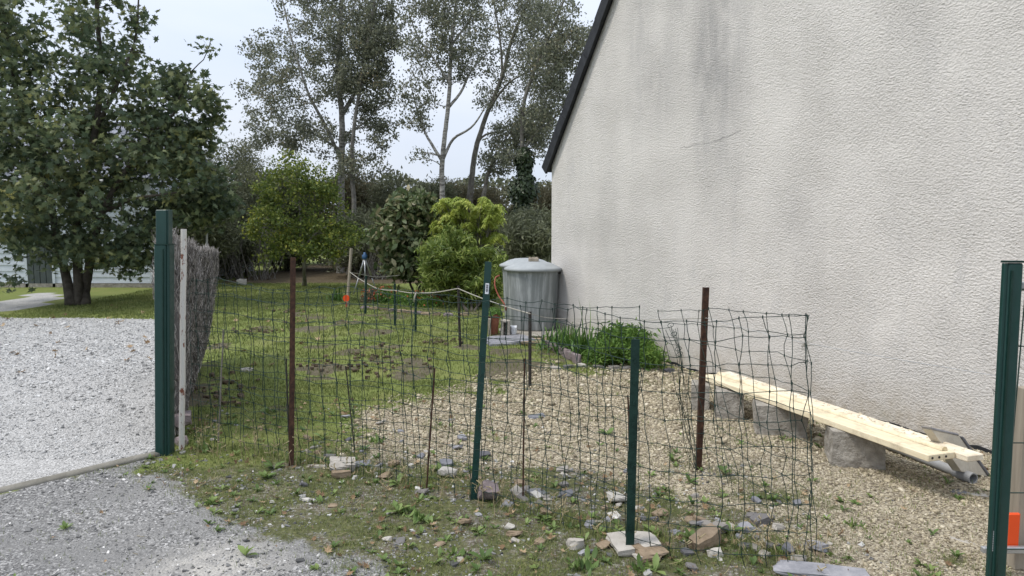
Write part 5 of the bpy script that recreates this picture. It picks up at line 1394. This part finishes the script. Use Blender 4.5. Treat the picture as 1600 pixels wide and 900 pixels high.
for k, o_ in ((0, 0), (n, 9 * n)):
    mb.F3.append(np.array([[o_, o_ + j, o_ + j + 1] for j in range(1, 8)])); mb.r3.append(np.zeros(7)); mb.m3.append(np.zeros(7))
mb.build('ridge', M['cream'], root, smooth=True)
mb = MB()
for k in range(3): add_tube(mb, [fb + bn * (.03 + k * .05) + UP * .02 - bd * .002, fb + bn * (.03 + k * .05) + UP * .02 + bd * .003], .007, 8)
mb.build('screw_heads', M['dark_steel'], root)
# second, dusty board behind it
mb = MB()
c = fa + bd * (LB / 2) + bn * (BW + .006 + .062) + UP * .018
add_box(mb, c, bd * (LB / 2 + .07), bn * .062, UP * .018, .004)
tag(mb.build('dusty_board', M['dusty'], loc=c - UP * .25), 'dusty beige board lying between the cream board and the wall', 'board')
mb = MB()
rgd = np.random.default_rng(2)
# crumbs of plaster lying on the dusty board
for k in range(130):
    q = c + bd * rgd.uniform(-1, 1) * (LB / 2) + bn * rgd.normal() * .03 + UP * .018
    if abs(np.dot(q - c, bn)) > .055: continue
    V, F = rock_mesh(q, rgd.uniform(.006, .025), rgd.uniform(.006, .016), rgd.uniform(.003, .007), k, rgd.uniform(0, 3), cuts=2)
    mb.add(V, F)
tag(mb.build('plaster_crumbs', M['dusty']), 'crumbs of fallen plaster on the dusty board', 'crumbs', kind='stuff')
# the blocks that carry the boards
BL = 'rough concrete blocks carrying the boards'
for q, (x0, x1, yb_, dep, hh, lab, sd) in enumerate((
    (1066, 1098, 640, .22, HB - .02, 'farthest grey concrete block under the left tip of the boards', 1),
    (1101, 1150, 653, .24, HB - .02, 'second block from the left under the boards, right of the rusty stake', 2),
    (1160, 1245, 680, .26, HB - .012, 'third and middle block under the boards, with a broken face', 3),
    (1275, 1362, 726, .26, HB - .01, 'nearest block under the boards, largest and palest', 4))):
    ga, gb = G(x0, yb_ - 2), G(x1, yb_ + 1); w_ = abs(gb[0] - ga[0]) * .92
    cc_ = (ga + gb) / 2 + bn * (dep * .36) + A(0, .02, 0)
    rock('concrete_block', lab, 'concrete block', cc_, w_, dep, hh + .012, 'concrete', 500 + sd, -.25, (0, 0), BL, sink=.012, cuts=0)
# leaning slabs at the right-hand end
def slab(name, label, qa, qb, qd, th, mat, bev=.005):
    ax, ay = (qb - qa) / 2, (qd - qa) / 2
    ay = ay - ax * np.dot(ay, ax) / np.dot(ax, ax)
    nv = np.cross(ax, ay); nv /= np.linalg.norm(nv)
    if nv[2] < 0: nv = -nv
    mb = MB(); c = qa + ax + ay - nv * th / 2
    add_box(mb, c, ax, ay, nv * th / 2, bev)
    tag(mb.build(name, M[mat], loc=c), label, 'slab')
sTL, sTR, sBR = P(1455, 671, 4.06), P(1499, 681, 4.18), G(1544, 745)
mb = MB(); ax = (sTR - sTL) / 2; ay = (sBR - sTR) / 2; nv = np.cross(ax, ay); nv /= np.linalg.norm(nv)
if nv[1] > 0: nv = -nv
root = empty('leaning_slab', sBR, 'grey concrete slab leaning over the back corner of the board ends', 'slab')
add_box(mb, (sTL + sBR) / 2 - nv * .028, ax, ay, nv * .028, .004); mb.build('slab', M['slab_face'], root)
mb = MB(); add_box(mb, (sTR + sBR) / 2 + ax / np.linalg.norm(ax) * .016 - nv * .024, ax / np.linalg.norm(ax) * .0155, ay * 1.0, nv * .034, .006); mb.build('broken_edge', M['slate'], root)
mb = MB(); add_box(mb, (sTL + sTR) / 2 - ay / np.linalg.norm(ay) * .012 - nv * .026, ax * .98, ay / np.linalg.norm(ay) * .0115, nv * .031, .004); mb.build('top_edge', M['slate'], root)
# grey pipe under the board
pe = G(1521, 748, .038); ps = pe - bd * 1.3 + bn * .10
root = empty('grey_pipe', A(pe[0], pe[1], 0), 'grey plastic pipe poking out from under the boards', 'pipe')
mb = MB(); add_tube(mb, [ps, pe], .029, 18, cap=False); mb.build('tube', M['pvc'], root, smooth=True)
mb = MB(); add_tube(mb, [pe - bd * .12, pe - bd * .002], .034, 18, cap=False)
dirp = (pe - ps) / np.linalg.norm(pe - ps); x_ = np.cross(dirp, UP); x_ /= np.linalg.norm(x_); y_ = np.cross(x_, dirp); a_ = np.linspace(0, 6.2832, 19)[:-1]
V = [pe + r_ * (x_ * math.cos(a) + y_ * math.sin(a)) for r_ in (.034, .028) for a in a_] + [pe - dirp * .05 + .028 * (x_ * math.cos(a) + y_ * math.sin(a)) for a in a_]
mb.add(V, [[k, (k + 1) % 18, 18 + (k + 1) % 18, 18 + k] for k in range(18)] + [[18 + k, 18 + (k + 1) % 18, 36 + (k + 1) % 18, 36 + k] for k in range(18)])
mb.build('socket_rim', M['pvc'], root)
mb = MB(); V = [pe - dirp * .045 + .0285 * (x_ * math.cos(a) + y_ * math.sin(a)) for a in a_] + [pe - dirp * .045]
mb.add(V, [[18, k, (k + 1) % 18] for k in range(18)]); mb.build('bore_shade', M['pvc_shade'], root)  # dark disc across the pipe, painted as the shade of its hollow

# ------------------------------------------------------------------ loose stones, grass, weeds, fallen leaves
CUBE_V = np.array([[-1, -1, -1], [1, -1, -1], [1, 1, -1], [-1, 1, -1], [-1, -1, 1], [1, -1, 1], [1, 1, 1], [-1, 1, 1]], float) * .5
CUBE_T = [[0, 2, 1], [0, 3, 2], [4, 5, 6], [4, 6, 7], [0, 1, 5], [0, 5, 4], [1, 2, 6], [1, 6, 5], [2, 3, 7], [2, 7, 6], [3, 0, 4], [3, 4, 7]]
def scatter_pebbles(name, label, mat, dens_fn, box, n, size, seed, flat=.55, smooth=True, cat='gravel', per=6, zoff=-.001):
    rg = np.random.default_rng(seed); mb = MB()
    # more stones near the camera
    x = rg.uniform(box[0], box[1], n); y = box[2] + (box[3] - box[2]) * rg.random(n) ** 1.35
    keep = rg.random(n) < dens_fn(x, y); keep &= np.abs(x) < y * .80 + .3
    x, y = x[keep], y[keep]; n = len(x); z = height(x, y)
    s = size * np.exp(rg.normal(size=n) * .46)
    s = s * np.clip(y / 4.2, .85, 1.8)
    X, Y, Z = frames(rg.normal(size=(n, 3)) * .35 + A(0, 0, 1), rg)
    k = rg.integers(0, per, n)
    for v in range(per):
        tv = CUBE_V * (1 + rg.normal(size=CUBE_V.shape) * .28); tv = tv / np.linalg.norm(tv, axis=1)[:, None] * .5 * rg.uniform(.75, 1.15, 8)[:, None]
        i = k == v
        sx = s[i][:, None]
        stamp(mb, tv, CUBE_T, np.stack([x, y, z + s * flat * .22 + zoff], -1)[i], X[i] * sx * rg.uniform(.9, 1.5, (i.sum(), 1)), Y[i] * sx, Z[i] * sx * flat)
    tag(mb.build(name, M[mat], smooth=smooth), label, cat, kind='stuff')
def Zb(k): return lambda x, y: zones(x, y)[k]
def on_wall(x, y):
    return (x - WA[0]) * wnrm[0] + (y - WA[1]) * wnrm[1] > .01
scatter_pebbles('beige_pebbles', 'loose beige pebbles covering the yard along the wall', 'pebble_beige',
    lambda x, y: (zones(x, y)[3] * .95) * on_wall(x, y), (-2.0, 4.6, 2.4, 9.5), 190000, .0108, 601, .6)
scatter_pebbles('verge_chippings', 'mixed grey and white chippings strewn through the verge weeds', 'pebble_grey',
    lambda x, y: (1 - zones(x, y)[0]) * (1 - zones(x, y)[1]) * (.12 + .6 * (fbm(x, y, 3.1, 55) > .55)) * (1 - zones(x, y)[3]) * (1 - zones(x, y)[2] * .8) * on_wall(x, y), (-2.6, 3.5, 2.4, 6.5), 38000, .014, 602, .5, False)
scatter_pebbles('lane_chippings', 'grey crushed stone chippings on the lane', 'pebble_grey',
    lambda x, y: zones(x, y)[2] * (.25 + .75 * np.clip(fbm(x, y, 1.5, 77) * 2.2 - .6, 0, 1)), (-4.5, 1.5, 2.4, 6.0), 80000, .011, 603, .38, False)
scatter_pebbles('drive_chippings', 'white crushed stone chippings on the drive', 'pebble_white',
    lambda x, y: zones(x, y)[1], (-9.5, -1.9, 4.6, 12.5), 120000, .0085, 604, .5, False)

def blades(name, label, mat, dens_fn, box, n, h, w, seed, pw=1.6, cat='grass', lean=.5):
    rg = np.random.default_rng(seed)
    x = rg.uniform(box[0], box[1], n); y = box[2] + (box[3] - box[2]) * rg.random(n) ** pw
    keep = (rg.random(n) < dens_fn(x, y)) & (np.abs(x) < y * .80 + .3) & on_wall(x, y)
    x, y = x[keep], y[keep]; n = len(x); z = height(x, y)
    sc = np.clip(y / 5, .8, 2.6)
    hh = h * rg.uniform(.5, 1.4, n) * np.clip(y / 6, .9, 1.35); ww = w * sc
    a = rg.uniform(0, 6.283, n); out = np.stack([np.cos(a), np.sin(a), 0 * a], -1); side = np.stack([-np.sin(a), np.cos(a), 0 * a], -1)
    pos = np.stack([x, y, z - .003], -1)
    le = (lean * rg.random(n) * hh)[:, None]
    b0 = pos - side * ww[:, None] / 2; b1 = pos + side * ww[:, None] / 2
    mid = pos + out * le * .35 + UP * (hh * .6)[:, None]
    m0 = mid - side * ww[:, None] * .35; m1 = mid + side * ww[:, None] * .35
    tip = pos + out * le * 1.3 + UP * hh[:, None]
    V = np.stack([b0, b1, m1, m0, tip], 1).reshape(-1, 3)
    F = (np.array([[0, 1, 2], [0, 2, 3], [3, 2, 4]])[None] + (np.arange(n) * 5)[:, None, None]).reshape(-1, 3)
    mb = MB(); mb.add(V, F, np.repeat(rg.random(n), 3))
    tag(mb.build(name, M[mat]), label, cat, kind='stuff')
def lawn_d(x, y):
    l, dr, la, be, ba, wo = zones(x, y)
    return l * (1 - dr) * (1 - be) * (1 - ba * .85) * (1 - wo) * (.35 + .65 * (fbm(x, y, 4, 91) > .42))
blades('lawn_grass', 'short patchy lawn grass', 'grass', lawn_d, (-9, 1.8, 4.6, 19.5), 260000, .028, .0045, 701, 1.1)
def verge_d(x, y):
    l, dr, la, be, ba, wo = zones(x, y)
    patch = np.clip((fbm(x, y, 2.6, 93) - .36) * 6, 0, 1)
    return np.clip((1 - dr) * (1 - la * .97) * (1 - be * .90) * (.22 + .78 * patch) * (1 - l * .3), 0, 1)
blades('verge_grass_blades', 'moss and short grass growing in patches through the verge', 'verge_grass', verge_d, (-2.7, 4.2, 2.5, 7.0), 260000, .022, .0032, 702, 1.3, lean=1.2)
def tuft_d(x, y):
    ln = np.interp(x, [-2.4, -1.44, -.22, .56, 1.4], [5.0, 4.6, 4.03, 3.36, 3.2])
    return np.clip(1 - np.abs(y - ln) / .16, 0, 1) * (.25 + .75 * (fbm(x, y, 5, 44) > .5)) * (x > -2.4) * (x < 1.5)
blades('fence_foot_grass', 'longer untidy grass along the foot of the mesh', 'verge_grass', tuft_d, (-2.5, 1.6, 3.0, 5.2), 60000, .055, .0034, 704, 1.0, lean=.9)
# yellow-green sprigs in the beige gravel
blades('gravel_sprigs', 'sparse weeds sprouting in the beige gravel', 'verge_grass', lambda x, y: zones(x, y)[3] * (fbm(x, y, 3.3, 99) > .66), (-2, 4.4, 2.5, 8), 30000, .025, .005, 703, 1.2, lean=1.2)

# weed rosettes
rg = np.random.default_rng(75); mb = MB(); cnt = 0; tries = 0
weed_leaf = (np.array([[0, 0, 0], [.14, .35, .10], [.17, .65, .12], [0, 1, .02], [-.17, .65, .12], [-.14, .35, .10], [0, .5, .08]]), [[0, 1, 6], [1, 2, 6], [2, 3, 6], [3, 4, 6], [4, 5, 6], [5, 0, 6]])
P_, X_, Y_, Z_, R_ = [], [], [], [], []
while cnt < 420 and tries < 9000:
    tries += 1
    x = rg.uniform(-2.5, 3.0); y = rg.uniform(2.6, 6.0)
    if rg.random() > float(verge_d(np.array([x]), np.array([y]))[0]) * .8 + .02: continue
    if not on_wall(x, y): continue
    g = A(x, y, hz((x, y))); s = rg.uniform(.018, .05) * (1.7 if rg.random() < .12 else 1); c0 = rg.random()
    for q in range(rg.integers(5, 11)):
        a = rg.uniform(0, 6.283); el = rg.uniform(.1, .9); o_ = A(math.cos(a) * math.cos(el), math.sin(a) * math.cos(el), math.sin(el)); sd = A(-math.sin(a), math.cos(a), 0)
        up = np.cross(sd, o_); up *= (1 if up[2] > 0 else -1); L_ = s * rg.uniform(.6, 1.2)
        P_.append(g); X_.append(sd * L_ * 1.1); Y_.append(o_ * L_); Z_.append(up * L_); R_.append(min(1, max(0, c0 + rg.normal() * .12)))
    cnt += 1
stamp(mb, *weed_leaf, np.array(P_), np.array(X_), np.array(Y_), np.array(Z_), np.array(R_))
tag(mb.build('weeds', M['weed'], smooth=True), 'small broad-leaved weeds dotted over the verge', 'weeds', kind='stuff')
# taller broad-leaved weed clumps the photograph shows singly
for q, (x, y, s, lab) in enumerate(((905, 890, .075, 'dock-like weed at the bottom edge left of the pale flat stone'), (655, 812, .06, 'leafy weed below the leaning rusty rod'), (640, 800, .05, 'small leafy weed left of the leafy one'),
        (365, 662, .05, 'green weed behind the front mesh near the thin brown rod'), (320, 700, .06, 'weed tuft at the foot of the mesh beside the white pole'), (705, 870, .05, 'weed at the edge of the lane below the tall green post'),
        (590, 690, .06, 'weed growing at the edge of the beige gravel'), (1000, 890, .05, 'small weed in front of the pale flat stone'), (1225, 690, .04, 'yellowish sprig in the gravel before the boards'), (1330, 820, .035, 'sprig in the open gravel'))):
    g = GS(x, y); rgw = np.random.default_rng(800 + q); P_, X_, Y_, Z_, R_ = [], [], [], [], []
    for k in range(26):
        a = rgw.uniform(0, 6.283); el = rgw.uniform(.2, 1.35); o_ = A(math.cos(a) * math.cos(el), math.sin(a) * math.cos(el), math.sin(el)); sd = A(-math.sin(a), math.cos(a), 0)
        up = np.cross(sd, o_); L_ = s * rgw.uniform(.6, 1.2)
        P_.append(g + rgw.normal(size=3) * A(.03, .03, 0)); X_.append(sd * L_); Y_.append(o_ * L_); Z_.append(up * L_); R_.append(rgw.random())
    mb = MB(); stamp(mb, *weed_leaf, np.array(P_), np.array(X_), np.array(Y_), np.array(Z_), np.array(R_))
    tag(mb.build('leafy_weed', M['weed'], loc=g, smooth=True), lab, 'weed', 'single leafy weeds')
# dry seed stalks at the mesh foot
mb = MB(); rg = np.random.default_rng(12)
for q in range(150):
    x = rg.uniform(300, 1300); g = GS(x, 700 + (x - 300) * .185 + rg.normal() * 12); h = rg.uniform(.06, .22) * (1.3 if x < 500 else .8)
    e = g + A(rg.normal() * .03, rg.normal() * .03, h); add_tube(mb, [g, (g + e) / 2 + rg.normal(size=3) * .006, e], [.0014, .0012, .0007], 4, cap=False)
    for k in range(rg.integers(2, 7)):
        c = g + (e - g) * rg.uniform(.5, 1); add_tube(mb, [c, c + A(rg.normal() * .015, rg.normal() * .015, .015)], [.0016, .003], 4)
tag(mb.build('dry_stalks', M['dry_stem']), 'dry seed stalks standing along the foot of the mesh', 'dry stalks', kind='stuff')
mb = MB(); rg = np.random.default_rng(19)
for q in range(900):
    x, y = rg.uniform(-2.4, 2.6), rg.uniform(2.6, 5.4)
    if rg.random() > float(verge_d(np.array([x]), np.array([y]))[0]) + .05 or not on_wall(x, y): continue
    g = A(x, y, hz((x, y)) + .004); a = rg.uniform(0, 6.28); ln = rg.uniform(.02, .09)
    dv = A(math.cos(a), math.sin(a), rg.uniform(0, .5)) * ln
    add_tube(mb, [g, g + dv * .5 + rg.normal(size=3) * .004, g + dv], .0011, 3, cap=False)
tag(mb.build('dry_straw', M['dry_stem']), 'dry straw and broken stalks lying in the verge', 'straw', kind='stuff')
# fallen leaves
rg = np.random.default_rng(13); n = 2600; x = rg.uniform(-2.6, 3.2, n); y = rg.uniform(2.5, 6.2, n)
l, dr, la, be, ba, wo = zones(x, y); keep = rg.random(n) < np.clip(1 - dr * .97 - la * .95 - be * .93, 0, 1); keep &= on_wall(x, y) & (rg.random(n) < .55)
x, y = x[keep], y[keep]; n = len(x); z = height(x, y) + .012
X, Y, Z = frames(rg.normal(size=(n, 3)) * .5 + A(0, 0, 1), rg); s = (.036 * rg.uniform(.4, 1.5, n))[:, None]
mb = MB(); lv = MAPLE_LEAF[0].copy(); lv[:, 2] = .25 * (lv[:, 0] ** 2 + lv[:, 1] ** 2) * 3.2 - .1 * lv[:, 0]
stamp(mb, lv, MAPLE_LEAF[1], np.stack([x, y, z], -1), X * s, Y * s, Z * s)
# a few on the drive and lawn
n = 90; x = rg.uniform(-9, -2, n); y = rg.uniform(6, 14, n); X, Y, Z = frames(rg.normal(size=(n, 3)) * .4 + A(0, 0, 1), rg)
stamp(mb, lv, MAPLE_LEAF[1], np.stack([x, y, height(x, y) + .012], -1), X * .10, Y * .10, Z * .10)
tag(mb.build('fallen_leaves', M['dead_leaf']), 'dry brown leaves fallen over the verge and drive', 'fallen leaves', kind='stuff')
# dark clods in the lawn
mb = MB(); rg = np.random.default_rng(14)
for q in range(260):
    px, py, rx, ry = ((600, 560, 70, 22), (520, 576, 60, 12), (400, 519, 40, 5), (460, 487, 35, 3), (690, 536, 45, 6), (350, 610, 40, 30), (600, 575, 80, 20))[rg.integers(0, 7)]
    g = GS(px + rg.normal() * rx * .5, py + rg.normal() * ry * .5); s = rg.uniform(.015, .045)
    V, F = rock_mesh(g - A(0, 0, .004), s * 1.2, s, s * .9, 900 + q % 40, rg.uniform(0, 6)); mb.add(V, F)
tag(mb.build('soil_clods', M['litter']), 'dark crumbly soil thrown up in the lawn', 'soil', kind='stuff')
